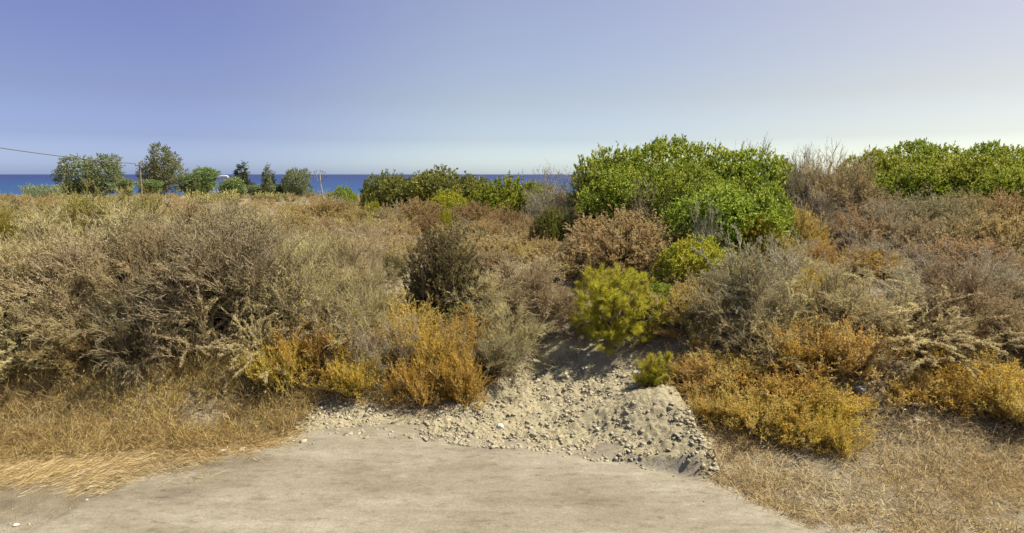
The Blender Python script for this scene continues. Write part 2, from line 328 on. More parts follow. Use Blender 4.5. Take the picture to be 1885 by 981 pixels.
def g_pine(W=1.1, H=1.15, shoots=300, lumps=15, needles=110, nl=.085):
    """bushy young pine: foxtails of fine needles over uneven lobes, dark hollows between"""
    fo, br = MB(), MB(); L = [(0, 0, H * .4, W * .2, W * .2, H * .3)]
    for k in range(lumps):
        a = 2.4 * k + U(0, .8); r = math.sqrt((k + U(0, 1)) / lumps) * .40
        s_ = U(.09, .15); top = H * (.34 + .66 * math.sqrt(max(0, 1 - (r / .5) ** 2))) * U(.74, 1.04)
        L.append((W * r * math.cos(a), W * r * math.sin(a), top - W * s_, W * s_, W * s_, W * s_ * 1.35))
        L.append((W * r * math.cos(a + .5) * 1.05, W * r * math.sin(a + .5) * 1.05, max(W * .1, top * U(.2, .5)), W * s_, W * s_, W * s_ * 1.1))
    P, N = lump_points(shoots, L, -.7); d = N * .8 + rnd_dir(shoots) * .3; d[:, 2] += .75; d = nrm(d); P = P - d * .07
    C = grow(P, d, U(.10, .19, shoots), -.3, .06, 4); tubes(br, C, .004, .002)
    q, dn, t3 = children(C, needles, .05, 1., .25, .8); leaves(fo, q, dn, nl * U(.6, 1.15, len(q)), .0042)
    Pi, Ni = lump_points(shoots, L); Pi = Pi - Ni * .07; C2 = grow(Pi, Ni + [0, 0, .5], U(.05, .1, shoots), 0, .1, 3); q, dn, t3 = children(C2, 40, .0, 1., .3, 1.1); leaves(fo, q, dn, nl * .8, .0045)
    c = np.array(L)[:, :3]; b0 = np.zeros((len(c), 3)); b0[:, 2] = H * .08; tubes(br, grow(b0, c - b0, np.linalg.norm(c - b0, axis=1), .0, .06, 6), .012, .004)
    tubes(br, grow(np.array([[0, 0, -.1]]), np.array([[.05, 0, 1.]]), H * .75, 0, .05, 10), .03, .01, 6)
    return fo, br
def g_spray(n1=34, n2=2, L=1.35, lo=.2, hi=1.25, droop=.4, wob=.12):
    """long feathery wands: each one closely set with short leafy side twigs"""
    fo, br = MB(), MB()
    base = np.stack([U(-.15, .15, n1), U(-.15, .15, n1), np.zeros(n1)], 1)
    az = U(0, 2 * np.pi, n1); el = U(lo, hi, n1)
    d = np.stack([np.cos(az) * np.sin(el), np.sin(az) * np.sin(el), np.cos(el)], 1)
    S = grow(base, d, L * U(.6, 1.15, n1), droop * U(.3, 1.3, n1), wob, 10); S[..., 2] = np.maximum(S[..., 2], .02)
    p, d2, t = children(S, n2, .3, .85, .4, .8, .1); B = grow(p, d2, U(.25, .55, len(p)) * L * .7, droop * .6, .12, 10)
    A = np.concatenate([S, B]); tubes(fo, A, .0075, .003); tubes(br, S[:, :4], .010, .007)
    p, d3, t = children(A, 54, .22, 1., .4, .85, .1); C = grow(p, d3, U(.025, .07, len(p)) * (1.2 - .5 * t), .1, .15, 3); tubes(fo, C, .0026, .0015)
    p, d4, t = children(C, 5, .1, 1., .4, 1.2); leaves(fo, p, d4, .022 * U(.6, 1.4, len(p)), .008)
    p, d4, t = children(A, 40, .3, 1., .3, 1.0); leaves(fo, p, d4, .026 * U(.6, 1.4, len(p)), .009)
    return fo, br
def g_tree(W=9., H=7., shoots=700, per=8, leaf=.42, lumps=16, trunk=.28, base=.22, cone=False, spread=.36):
    """broad-leaved tree: tapered trunk, limbs to each foliage lobe, leaf sprays with gaps"""
    fo, br = MB(), MB(); L = []
    for k in range(lumps):
        a = U(0, 6.28)
        if cone:
            zz = U(base, .9); r = .34 * (1 - zz) ** .8 * U(.3, 1)
            s = .10 + .15 * (1 - zz)
        else:
            zz = U(base + .08, .86); r = spread * math.sqrt(max(0, 1 - ((zz - .52) / .48) ** 2)) * U(.35, 1); s = U(.10, .19)
        L.append((W * r * math.cos(a), W * r * math.sin(a), H * zz, W * s, W * s, min(W * s * .9, H * .16)))
    P, N = lump_points(shoots, L); d = N + rnd_dir(shoots) * .5; d[:, 2] += .3
    T = grow(P, d, leaf * U(.8, 2.2, shoots), .2, .15, 3); tubes(br, T, leaf * .03, leaf * .015)
    p, d4, t = children(T, per, .0, 1., .3, 1.2); leaves(fo, p, d4, leaf * U(.5, 1.1, len(p)), leaf * .38 * U(.7, 1.2, len(p)))
    Pi, Ni = lump_points(shoots * 2, L); Pi -= Ni * U(.1, .6, len(Pi))[:, None] * W * .12; leaves(fo, Pi, rnd_dir(len(Pi)), leaf * U(.6, 1.2, len(Pi)), leaf * .5)
    c = np.array(L)[:, :3]; b0 = np.zeros((len(c), 3)); b0[:, 2] = H * base * U(.5, 1.2, len(c)); b0[:, 0] = .03 * W * rng.normal(size=len(c)) * .3
    tubes(br, grow(b0, c - b0, np.linalg.norm(c - b0, axis=1), .0, .06, 6), trunk * .4, trunk * .1, 5)
    tubes(br, grow(np.array([[0, 0, -.3]]), np.array([[.03, .02, 1.]]), H * .7, 0, .04, 8), trunk, trunk * .25, 7)
    return fo, br

def build_proto(gen, fol='khaki', stem='stem', **kw):
    fo, br = gen(**kw)
    V, _ = fo.arrays(); lo, hi = np.percentile(V, .6, axis=0), np.percentile(V, 99.4, axis=0)
    return dict(f=fo.mesh('foliage', M[fol]), b=br.mesh('branches', M[stem]), w=(hi[0] - lo[0] + hi[1] - lo[1]) / 2, h=hi[2], lo=max(0, lo[2]), c=((hi[0] + lo[0]) / 2, (hi[1] + lo[1]) / 2))
PR = {}
PR['dry'] = [build_proto(g_dry, lo=.05, hi=1.15, droop=.28), build_proto(g_dry, lo=.1, hi=1.3, droop=.45, n1=76), build_proto(g_dry, lo=.0, hi=.95, droop=.12, n1=66)]
PR['spray'] = [build_proto(g_spray, fol='sprays'), build_proto(g_spray, fol='sprays', lo=.1, hi=1.1, droop=.4), build_proto(g_spray, fol='sprays', lo=.4, hi=1.4, droop=.6, n1=48)]
PR['cushion'] = [build_proto(g_cushion, fol='rust', n1=420, n2=9, n3=9, H=.58, lmin=.9, clump=.08, tip=.07, leaf=.015), build_proto(g_cushion, fol='rust', H=.6, n1=300, n3=9, lmin=.84, clump=.14, tip=.08, leaf=.017), build_proto(g_cushion, fol='rust', H=.45, n1=300, n3=9, lmin=.82, clump=.16, tip=.08, leaf=.017)]
PR['fluffy'] = [build_proto(g_cushion, fol='gold', n1=120, lmin=.5, tip=.2, leaf=.021, n3=11, H=.7, upw=.8, clump=.3, wob=.14), build_proto(g_cushion, fol='gold', n1=130, lmin=.45, tip=.18, leaf=.021, n3=11, H=.6, upw=.8, hi=1.45, clump=.34, wob=.14), build_proto(g_cushion, fol='gold', n1=110, lmin=.4, tip=.2, leaf=.021, n3=11, H=.8, upw=.9, hi=1.3, clump=.34, wob=.14)]
PR['bare'] = [build_proto(g_bare, fol='grey'), build_proto(g_bare, fol='grey', lo=.1, hi=1.3, n1=30, leafy=3), build_proto(g_bare, fol='grey', lo=0, hi=.6, n1=20)]
PR['mastic'] = [build_proto(g_mastic, fol='mastic', W=2.2, D=2., H=1.5, shoots=1500, leaf=.066, inner=4000, lumps=24), build_proto(g_mastic, fol='mastic', W=2.2, D=2., H=1.3, shoots=1500, leaf=.066, inner=4000, lumps=30)]
PR['pine'] = [build_proto(g_pine, fol='pine')]
PR['pine_small'] = [build_proto(g_pine, fol='pine', W=.5, H=.55, shoots=70, lumps=8, needles=100, nl=.075)]
PR['olive'] = [build_proto(g_cushion, fol='dark_olive', n1=620, n2=10, H=1.0, tip=.055, leaf=.022, lmin=.95, clump=.07, upw=.15, hi=1.65)]
PR['gum'] = [build_proto(g_tree, fol='gum', stem='bark', lumps=34, base=.06, shoots=1200, spread=.42), build_proto(g_tree, fol='gum', stem='bark', W=8, H=8.5, lumps=34, base=.16, shoots=1100, spread=.44)]
PR['round_tree'] = [build_proto(g_tree, fol='gum_fresh', stem='bark', W=4.4, H=6, shoots=1000, leaf=.34, lumps=20, base=-.05, trunk=.16, spread=.34), build_proto(g_tree, fol='gum_fresh', stem='bark', W=5, H=5, shoots=1000, leaf=.34, lumps=24, base=.0, trunk=.16)]
PR['cone_tree'] = [build_proto(g_tree, fol='cypress', stem='bark', W=3.6, H=6, shoots=500, leaf=.34, lumps=16, base=.08, trunk=.16, cone=True)]

def thing(name, label, cat, loc=(0, 0, 0), rot=0., group=None):
    o = bpy.data.objects.new(name, None); COL.objects.link(o); o.empty_display_size = .1
    o.location = loc; o.rotation_euler = (0, 0, rot); o['label'] = label; o['category'] = cat
    if group: o['group'] = group
    return o
def part(name, me, parent, mat=None):
    o = bpy.data.objects.new(name, me); COL.objects.link(o); o.parent = parent
    if mat:
        o.material_slots[0].link = 'OBJECT'; o.material_slots[0].material = mat
    return o
def tag(o, label=None, cat=None, group=None, kind=None):
    for k, v in (('label', label), ('category', cat), ('group', group), ('kind', kind)):
        if v: o[k] = v
    return o
USED = {}; LOW = dict(pine=.08, pine_small=.05, fluffy=.03, olive=.05); WIDE = dict(dry=1.42, spray=1.4, cushion=1.22, fluffy=1.4, bare=1.2, mastic=1.1, m_mid=1.1, m_big=1.08, pine=1.1, olive=1.12)
def plant(kind, name, cx, top, w, Y, label, cat='shrub', mat=None, depth=1., group=None, var=None, stem=None, names=('foliage', 'branches'), sink=.03):
    ps = PR[kind]; i = USED.get(kind, 0); USED[kind] = i + 1
    p = ps[(i if var is None else var) % len(ps)]
    X, _, Z = at(cx, top, Y); z0 = float(terrain(X, Y, False)) - sink - LOW.get(kind, 0)
    W = w / F * Y * WIDE.get(kind, 1.); h = max(.12, Z - z0)
    rot = float(U(0, 6.28))
    t = thing(name, label, cat, (X, Y, z0), rot, group)
    s = W / p['w']; sh = h / p['h']; t.scale = (s, s * depth, sh)
    part(names[0], p['f'], t, M[mat] if mat else None); part(names[1], p['b'], t, M[stem] if stem else None)
    return t
#PLACE
# ================================================================== PLANTS, far to near
TREE = ('crown', 'trunk')
plant('gum', 'eucalyptus_tree', 168, 286, 104, 100, 'broad pale-green eucalyptus crossed by the overhead wire, seen against the sea', 'tree', var=0, names=TREE)
plant('gum', 'eucalyptus_tree', 294, 267, 74, 104, 'tall open-crowned eucalyptus standing behind the wooden utility pole', 'tree', var=1, names=TREE)
plant('round_tree', 'coastal_tree', 231, 330, 24, 96, 'slim yellow-green tree beside the broad wire-crossed eucalyptus', 'tree', mat='gum_fresh', names=TREE)
plant('round_tree', 'coastal_tree', 127, 331, 40, 97, 'low tree tucked under the left-hand edge of the wire-crossed eucalyptus', 'tree', mat='gum', names=TREE)
plant('round_tree', 'coastal_tree', 274, 331, 42, 92, 'small bright tree at the foot of the utility pole', 'tree', names=TREE)
plant('round_tree', 'coastal_tree', 350, 320, 38, 82, 'rounded fresh-green tree with a bushy base, left one of the pair beyond the cane', 'tree', names=TREE)
plant('round_tree', 'coastal_tree', 374, 309, 48, 84, 'taller rounded green tree next to the leaning lamp head', 'tree', names=TREE)
plant('round_tree', 'coastal_tree', 426, 327, 52, 76, 'squat rounded green tree in front of the dark conical tree', 'tree', names=TREE)
plant('cone_tree', 'conical_tree', 446, 301, 42, 100, 'dark broad conical tree rising behind the squat rounded tree', 'tree', names=TREE)
plant('cone_tree', 'conical_tree', 491, 305, 26, 92, 'slender pointed tree standing alone on the skyline', 'tree', mat='gum', names=TREE)
plant('cone_tree', 'conical_tree', 497, 318, 30, 95, 'small dark tree joined to the slender pointed tree', 'tree', names=TREE)
plant('gum', 'eucalyptus_tree', 546, 311, 52, 84, 'grey-green eucalyptus with a feathery twin top near the dead agave stalk', 'tree', var=0, names=TREE, mat='gum')
plant('round_tree', 'coastal_bush', 516, 339, 44, 95, 'flat-topped dark green bush between the pointed tree and the feathery eucalyptus', 'bush', mat='cypress', names=TREE)
plant('round_tree', 'coastal_bush', 473, 340, 34, 96, 'small flat green bush left of the squat rounded tree', 'bush', mat='gum', names=TREE)

# mid-distance mastic bushes on the crest
HERO = dict(cat='bush', names=('foliage', 'branches'))
PR['m_c1'] = [build_proto(g_mastic, fol='mastic_dark', W=3.2, D=2.4, H=1.5, shoots=1800, leaf=.075, inner=5000, lumps=16)]
plant('m_c1', 'mastic_bush', 800, 315, 190, 20, 'dark olive-green mastic bush breaking the sea horizon in the middle of the view', **HERO)
plant('m_c1', 'mastic_bush', 712, 322, 105, 20.5, 'dusky mastic bush at the left-hand end of the dark green row', **HERO)
plant('mastic', 'mastic_bush', 872, 330, 110, 21, 'sparse brownish-green mastic at the right-hand end of the dark green row', mat='mastic_dark', **HERO)
plant('mastic', 'mastic_bush', 930, 328, 118, 18.5, 'yellow-green mastic bush between the dark row and the grey thicket', mat='mastic', **HERO)
plant('mastic', 'mastic_bush', 985, 336, 70, 18, 'small green mastic half hidden by the grey thicket', mat='mastic', **HERO)
plant('mastic', 'mastic_bush', 822, 352, 76, 17.5, 'yellowish mastic sprouting in front of the dark green row', mat='lime', **HERO)
plant('mastic', 'mastic_bush', 688, 372, 34, 16.5, 'tiny bright lime-green mastic among rust cushions', mat='lime', **HERO)
plant('mastic', 'mastic_bush', 628, 344, 52, 24, 'small bright green bush beside the dead agave stalk', mat='mastic', **HERO)
plant('mastic', 'mastic_bush', 818, 388, 24, 15, 'little lime-green sprout below the dark mastic row', mat='lime', **HERO)

# the big mastic mass
PR['m_big'] = [build_proto(g_mastic, fol='mastic', W=3.6, D=2.8, H=2.1, shoots=3600, leaf=.058, inner=12000, lumps=24, spread=.42)]
PR['m_mid'] = [build_proto(g_mastic, fol='mastic', W=2.2, D=2., H=1.7, shoots=2400, leaf=.055, inner=8000, lumps=18)]
plant('m_big', 'mastic_bush', 1248, 259, 235, 13.2, 'tallest bright green mastic dome, topmost against the pale sky', **HERO)
plant('m_mid', 'mastic_bush', 1128, 278, 125, 12.8, 'bright green mastic on the left-hand shoulder of the tall dome', **HERO)
plant('m_mid', 'mastic_bush', 1375, 279, 155, 12.6, 'bright green mastic on the right-hand shoulder of the tall dome', **HERO)
plant('m_mid', 'mastic_bush', 1145, 315, 140, 11.9, 'green mastic in front of the left-hand shoulder, behind the big rust cushion', **HERO)
plant('m_big', 'mastic_bush', 1255, 305, 200, 11.7, 'middle green mastic in front of the tall dome', **HERO)
plant('m_mid', 'mastic_bush', 1335, 345, 175, 9.7, 'lowest lime-bright mastic spilling down beside the grey spiny shrub', mat='mastic', **HERO)
plant('mastic', 'mastic_bush', 1405, 345, 105, 9.9, 'leafy green mastic next to the orange-brown hollow', mat='mastic', **HERO)
plant('mastic', 'mastic_bush', 1400, 400, 85, 9.2, 'yellowing low mastic above the orange shrub', mat='lime', **HERO)
plant('mastic', 'mastic_bush', 1012, 385, 56, 11.5, 'small dark green mastic wedged between two rust cushions', mat='mastic_dark', **HERO)
# right-hand mastic ridge
plant('m_big', 'mastic_bush', 1712, 264, 200, 15.5, 'wide green mastic on the ridge behind the tan thicket', **HERO)
plant('m_mid', 'mastic_bush', 1612, 279, 105, 15, 'dark-tipped mastic at the left-hand end of the ridge', **HERO)
plant('m_big', 'mastic_bush', 1850, 267, 190, 14.5, 'rounded green mastic closing the ridge at the edge of the view', **HERO)
plant('m_mid', 'mastic_bush', 1790, 290, 130, 13.6, 'green mastic dipping between two taller ridge bushes', **HERO)
plant('m_mid', 'mastic_bush', 1868, 312, 110, 12.2, 'bright green mastic low at the edge above the brown dome', **HERO)
plant('m_mid', 'mastic_bush', 1680, 305, 130, 13.8, 'green mastic low on the ridge with a dark hollow under it', **HERO)

# grey thickets and bare shrubs
BARE = dict(cat='shrub', names=('twigs', 'branches'), stem='grey')
plant('bare', 'bare_shrub', 1010, 308, 78, 13.5, 'tall grey leafless thicket standing left of the bright mastics', var=0, **BARE)
plant('bare', 'bare_shrub', 1050, 318, 80, 12.8, 'grey-tan leafless thicket touching the bright mastics', var=1, mat='tan', **BARE)
plant('bare', 'bare_shrub', 984, 345, 60, 14.5, 'low grey leafless shrub beside the yellow-green mastic', var=2, **BARE)
plant('bare', 'bare_shrub', 1375, 259, 85, 14.6, 'grey-green feathery shrub peeping over the tall mastic', var=2, mat='greygreen', **BARE)
plant('bare', 'bare_shrub', 1468, 280, 62, 13.4, 'stiff bare skeleton shrub with upright points on the skyline', var=2, **BARE)
plant('bare', 'bare_shrub', 1510, 270, 78, 13.2, 'wiry bare shrub with side arms on the skyline', var=0, **BARE)
plant('bare', 'bare_shrub', 1480, 315, 110, 12, 'grey-mauve thicket in the dip between the mastic masses', var=1, **BARE)
plant('bare', 'bare_shrub', 1560, 300, 120, 12, 'brown-grey thicket below the skyline skeleton shrubs', var=1, mat='tan', **BARE)
plant('bare', 'bare_shrub', 600, 352, 66, 23, 'mauve-grey leafless shrub around the foot of the dead agave stalk', var=1, **BARE)
plant('bare', 'bare_shrub', 552, 380, 60, 19, 'mauve-grey shrub below the feathery eucalyptus', var=1, **BARE)
plant('bare', 'bare_shrub', 1600, 425, 100, 8.8, 'bleached spiny dead shrub over the dark hollow', var=1, mat='bleached', **BARE)
plant('bare', 'bare_shrub', 1730, 440, 130, 8.6, 'pale branching dead shrub amid rust-brown growth', var=1, mat='grey', **BARE)
plant('bare', 'bare_shrub', 1300, 372, 60, 9.0, 'bleached leafless shrub draped over the lowest mastic', var=0, mat='bleached', **BARE)
plant('bare', 'bare_shrub', 760, 428, 50, 12, 'grey twiggy shrub at the head of the pale gully', var=1, **BARE)
plant('bare', 'bare_shrub', 852, 402, 46, 14.5, 'small mauve-grey shrub between two rust cushions', var=1, **BARE)
plant('bare', 'bare_shrub', 735, 408, 56, 14, 'mauve-grey tuft behind the pale gully', var=1, **BARE)

# rust and brown cushions in the middle distance
CU = dict(cat='shrub')
plant('cushion', 'cushion_shrub', 1140, 393, 186, 9.6, 'largest rust-brown domed cushion shrub, in front of the bright mastics', var=0, **CU)
plant('cushion', 'cushion_shrub', 600, 404, 54, 13.2, 'orange-brown cushion beside the khaki thicket', var=0, **CU)
plant('cushion', 'cushion_shrub', 660, 404, 36, 13.6, 'small rust cushion next to the orange-brown one', var=1, **CU)
plant('cushion', 'cushion_shrub', 600, 368, 110, 17, 'dark brown spreading shrub below the dead agave stalk', var=2, mat='brown', **CU)
plant('cushion', 'cushion_shrub', 540, 392, 80, 15.5, 'brown shrub on the near side of the feathery eucalyptus', var=1, mat='brown', **CU)
plant('cushion', 'cushion_shrub', 655, 384, 66, 16, 'olive-brown shrub behind the small rust cushion', var=2, mat='brown', **CU)
plant('cushion', 'cushion_shrub', 770, 368, 92, 16.5, 'yellow-brown dome in front of the dark mastic row', var=0, mat='brown', **CU)
plant('cushion', 'cushion_shrub', 720, 378, 58, 15.8, 'mauve-brown dome next to the lime-green mastic', var=1, mat='tan', **CU)
plant('cushion', 'cushion_shrub', 785, 396, 56, 13.8, 'rounded brown dome behind the dark olive bush', var=0, mat='brown', **CU)
plant('cushion', 'cushion_shrub', 716, 416, 76, 12.5, 'greyish-tan dome behind the pale gully', var=1, mat='tan', **CU)
plant('cushion', 'cushion_shrub', 890, 406, 68, 12.6, 'rust cushion behind the dark olive bush', var=2, **CU)
plant('cushion', 'cushion_shrub', 868, 374, 84, 15.8, 'brown dome below the sparse mastic', var=0, mat='brown', **CU)
plant('cushion', 'cushion_shrub', 935, 382, 76, 14, 'chestnut-brown dome in front of the yellow-green mastic', var=1, mat='brown', **CU)
plant('cushion', 'cushion_shrub', 968, 404, 74, 11.6, 'rust cushion left of the small dark mastic', var=0, **CU)
plant('cushion', 'cushion_shrub', 1034, 386, 74, 12, 'olive-topped dome behind the small dark mastic', var=2, mat='dim_olive', **CU)
plant('cushion', 'cushion_shrub', 920, 436, 70, 10.8, 'low rust cushion behind the pale khaki shrub', var=1, **CU)
plant('cushion', 'cushion_shrub', 1000, 440, 70, 10.4, 'low rust cushion next to the largest dome', var=2, **CU)
plant('cushion', 'cushion_shrub', 640, 428, 60, 12, 'low brown dome behind the khaki thicket', var=2, mat='tan', **CU)
plant('cushion', 'cushion_shrub', 680, 455, 60, 10.4, 'tan dome beside the pale gully', var=1, mat='tan', **CU)
plant('cushion', 'cushion_shrub', 718, 468, 42, 9.4, 'small olive dome at the gully edge', var=0, mat='dim_olive', **CU)
plant('cushion', 'cushion_shrub', 905, 462, 80, 9.6, 'tan dome between the dark olive bush and the largest rust dome', var=2, mat='tan', **CU)
# right rust mass
plant('cushion', 'cushion_shrub', 1848, 358, 130, 10.8, 'olive-brown dome under the edge mastics', var=2, mat='brown', **CU)
plant('cushion', 'cushion_shrub', 1840, 398, 150, 9.4, 'rust cushion in front of the olive-brown dome', var=0, **CU)
plant('cushion', 'cushion_shrub', 1590, 388, 110, 10.2, 'rust cushion below the tan thicket', var=1, **CU)
plant('cushion', 'cushion_shrub', 1690, 405, 130, 9.7, 'tan-rust cushion between the two right-hand rust cushions', var=0, mat='tan', **CU)
plant('cushion', 'cushion_shrub', 1780, 440, 150, 8.8, 'wide rust-tan cushion behind the long pale wands', var=2, mat='rust', **CU)
plant('cushion', 'cushion_shrub', 1475, 388, 76, 9.9, 'orange-brown shrub arching over a black hollow beside the mastic', var=0, mat='orange', **CU)
plant('cushion', 'cushion_shrub', 1440, 432, 64, 9.2, 'orange shrub at the foot of the yellowing mastic', var=1, mat='orange', **CU)
plant('cushion', 'cushion_shrub', 1610, 462, 96, 8.7, 'orange-brown shrub under the bleached spiny shrub', var=0, mat='orange', **CU)
plant('cushion', 'cushion_shrub', 1510, 448, 60, 8.8, 'small dark orange shrub in the black hollow', var=2, mat='orange', **CU)
plant('cushion', 'cushion_shrub', 1860, 500, 120, 7.8, 'mauve-tan dome at the edge of the view above the golden shrub', var=1, mat='tan', **CU)

# tan / khaki wand shrubs: back rows
DR = dict(cat='shrub')
plant('dry', 'wand_shrub', 1590, 330, 150, 11.4, 'tan wand shrub spreading over the dip between the mastics', var=1, mat='tan', **DR)
plant('dry', 'wand_shrub', 1500, 355, 110, 11, 'greyish wand shrub above the black hollow', var=0, mat='grey', **DR)
plant('dry', 'wand_shrub', 1690, 358, 150, 10.9, 'pale olive wand shrub under the ridge mastics', var=2, mat='greygreen', **DR)
plant('dry', 'wand_shrub', 1790, 355, 120, 11, 'yellowish wand shrub left of the olive-brown dome', var=1, mat='broom', **DR)
plant('dry', 'wand_shrub', 1630, 378, 130, 10.2, 'grey wand shrub over the rust cushion', var=0, mat='grey', **DR)
plant('dry', 'wand_shrub', 1760, 395, 120, 9.6, 'tan wand shrub among the right-hand rust cushions', var=1, mat='tan', **DR)

plant('dry', 'wand_shrub', 1530, 290, 120, 11.8, 'tall tan thicket closing the dip under the wiry skyline shrub', var=2, mat='tan', **DR)
plant('dry', 'wand_shrub', 1465, 298, 80, 12.2, 'greyish thicket hard against the inner end of the tall mastic', var=0, mat='grey', **DR)
plant('bare', 'bare_shrub', 1700, 470, 130, 7.5, 'bleached bare shrub with arching branches behind the long pale wands', var=1, mat='bleached', stem='bleached', names=('twigs', 'branches'), cat='shrub')
plant('bare', 'bare_shrub', 1835, 452, 130, 7.7, 'bleached bare shrub over the mauve-tan dome', var=0, mat='bleached', stem='bleached', names=('twigs', 'branches'), cat='shrub')
plant('bare', 'bare_shrub', 1452, 432, 100, 8.0, 'bleached bare shrub right of the tall pale spiny one', var=0, mat='bleached', stem='bleached', names=('twigs', 'branches'), cat='shrub')
# left khaki thicket
plant('dry', 'wand_shrub', 180, 352, 170, 9.9, 'yellow-green wand shrub cresting the thicket below the eucalyptus', var=2, mat='broom', **DR)
plant('dry', 'wand_shrub', 262, 362, 110, 10.2, 'yellow-green wand shrub below the utility pole', var=0, mat='broom', **DR)
plant('dry', 'wand_shrub', 6, 388, 60, 8.09, 'bright green wand shrub cut by the left-hand edge of the view', var=2, mat='lime', **DR)
plant('dry', 'wand_shrub', 345, 372, 170, 10.4, 'tan wand shrub in front of the cane leaves', var=1, mat='tan', **DR)
plant('dry', 'wand_shrub', 440, 380, 150, 10.0, 'greyish wand shrub right of the cane leaves', var=0, mat='greygreen', **DR)
plant('dry', 'wand_shrub', 70, 398, 200, 8.2, 'khaki wand shrub at the back near the edge of the view', var=0, **DR)
plant('dry', 'wand_shrub', 215, 384, 220, 8.09, 'pale khaki wand shrub, broadest of the back row', var=1, **DR)
plant('dry', 'wand_shrub', 380, 392, 210, 8.09, 'olive-khaki wand shrub in the back row of the thicket', var=2, mat='greygreen', **DR)
plant('dry', 'wand_shrub', 500, 392, 160, 8.2, 'pale khaki wand shrub at the right-hand end of the back row', var=0, **DR)
plant('dry', 'wand_shrub', 585, 430, 110, 7.97, 'khaki wand shrub behind the golden patch', var=2, **DR)
plant('dry', 'wand_shrub', 650, 440, 110, 7.86, 'pale flowering wand shrub beside the gully', var=1, mat='sprays', **DR)
plant('dry', 'wand_shrub', 20, 440, 190, 7.35, 'khaki wand shrub with long curling sprays at the edge of the view', var=1, mat='sprays', **DR)
plant('dry', 'wand_shrub', 150, 424, 200, 7.23, 'tan-khaki wand shrub in the middle of the thicket', var=2, mat='khaki', **DR)
plant('dry', 'wand_shrub', 290, 414, 200, 7.17, 'mauve-tan wand shrub in the middle of the thicket', var=0, mat='tan', **DR)
plant('dry', 'wand_shrub', 430, 412, 210, 7.23, 'grey-khaki wand shrub with upright tips', var=2, mat='greygreen', **DR)
plant('dry', 'wand_shrub', 540, 452, 160, 7.29, 'pale khaki wand shrub leaning over the golden patch', var=1, **DR)
plant('dry', 'wand_shrub', 655, 495, 130, 7.17, 'khaki wand shrub on the left-hand bank of the gully', var=0, **DR)
plant('spray', 'wand_shrub', 40, 520, 190, 6.75, 'yellowish wand shrub drooping long sprays over the verge', var=0, **DR)
plant('dry', 'wand_shrub', 160, 500, 170, 6.75, 'dull tan wand shrub above the dark bank', var=0, mat='tan', **DR)
plant('dry', 'wand_shrub', 265, 505, 170, 6.7, 'olive-tinged wand shrub over the black hollow', var=1, mat='greygreen', **DR)
plant('spray', 'wand_shrub', 370, 520, 180, 6.65, 'pale yellow wand shrub with stiff upright sprays over the black hollow', var=1, **DR)
plant('spray', 'wand_shrub', 480, 540, 150, 6.65, 'pale sprayed wand shrub beside the golden patch', var=0, **DR)
plant('spray', 'wand_shrub', 40, 615, 150, 6.35, 'lowest wand shrub trailing yellow sprays onto the straw', var=0, **DR)
plant('dry', 'wand_shrub', 150, 590, 130, 6.47, 'low brownish wand shrub on the dark bank', var=2, mat='brown', **DR)
plant('dry', 'wand_shrub', 610, 520, 120, 6.87, 'greyish wand shrub behind the golden shrubs', var=2, **DR)
# centre khaki
plant('dry', 'wand_shrub', 940, 478, 190, 8.2, 'large pale khaki shrub between the gully and the young pine', var=1, mat='khaki', **DR)
plant('dry', 'wand_shrub', 1000, 500, 110, 7.9, 'sandy khaki shrub nearest the young pine', var=0, mat='tan', **DR)
plant('dry', 'wand_shrub', 880, 500, 120, 8.0, 'pale khaki shrub leaning on the dark olive bush', var=2, mat='sprays', **DR)
plant('dry', 'wand_shrub', 935, 560, 130, 7.2, 'brownish-khaki shrub hanging over the top of the gravel slope', var=0, mat='khaki', **DR)
plant('dry', 'wand_shrub', 905, 610, 90, 6.75, 'small dull khaki shrub on the left-hand rim of the gravel slope', var=2, mat='greygreen', **DR)
plant('olive', 'olive_bush', 812, 430, 135, 8.0, 'dense dark olive rounded bush with a black hollow on its left-hand side', 'bush')
plant('mastic', 'mastic_bush', 850, 560, 90, 7.5, 'dark small-leaved bush below the dark olive bush', 'bush', mat='dim_olive')
# golden shrubs, centre left
GO = dict(cat='shrub')
plant('fluffy', 'golden_shrub', 600, 530, 100, 7.2, 'tallest golden shrub in the left-hand golden patch', **GO)
plant('fluffy', 'golden_shrub', 565, 590, 120, 6.6, 'mustard-golden shrub low in the left-hand golden patch', **GO)
plant('fluffy', 'golden_shrub', 505, 632, 95, 6.35, 'low dark-golden shrub beside the black hollow', **GO)
plant('fluffy', 'golden_shrub', 738, 548, 120, 7.15, 'orange-gold shrub at the foot of the gully', mat='orange', **GO)
plant('fluffy', 'golden_shrub', 690, 586, 110, 6.9, 'orange-gold shrub tangled with grey twigs', mat='orange', **GO)
plant('fluffy', 'golden_shrub', 800, 592, 105, 6.7, 'brightest mustard-yellow shrub on the bank', **GO)
plant('fluffy', 'golden_shrub', 855, 578, 95, 6.9, 'mustard shrub below the dark small-leaved bush', **GO)
plant('fluffy', 'golden_shrub', 775, 655, 100, 6.35, 'low mustard shrub overhanging the gravel', **GO)
plant('fluffy', 'golden_shrub', 650, 648, 84, 6.3, 'small mustard tuft at the stony foot of the bank', **GO)
plant('fluffy', 'golden_shrub', 850, 636, 80, 6.35, 'small mustard tuft next to the dull khaki shrub', **GO)
plant('bare', 'bare_shrub', 690, 580, 74, 6.5, 'silvery dead shrub hanging over the orange-gold shrub', var=1, mat='bleached', **BARE)
plant('bare', 'bare_shrub', 640, 552, 84, 6.8, 'mauve-grey dead shrub between the two golden patches', var=1, **BARE)
plant('bare', 'bare_shrub', 742, 580, 76, 6.6, 'grey dead shrub drooping between golden shrubs', var=0, **BARE)
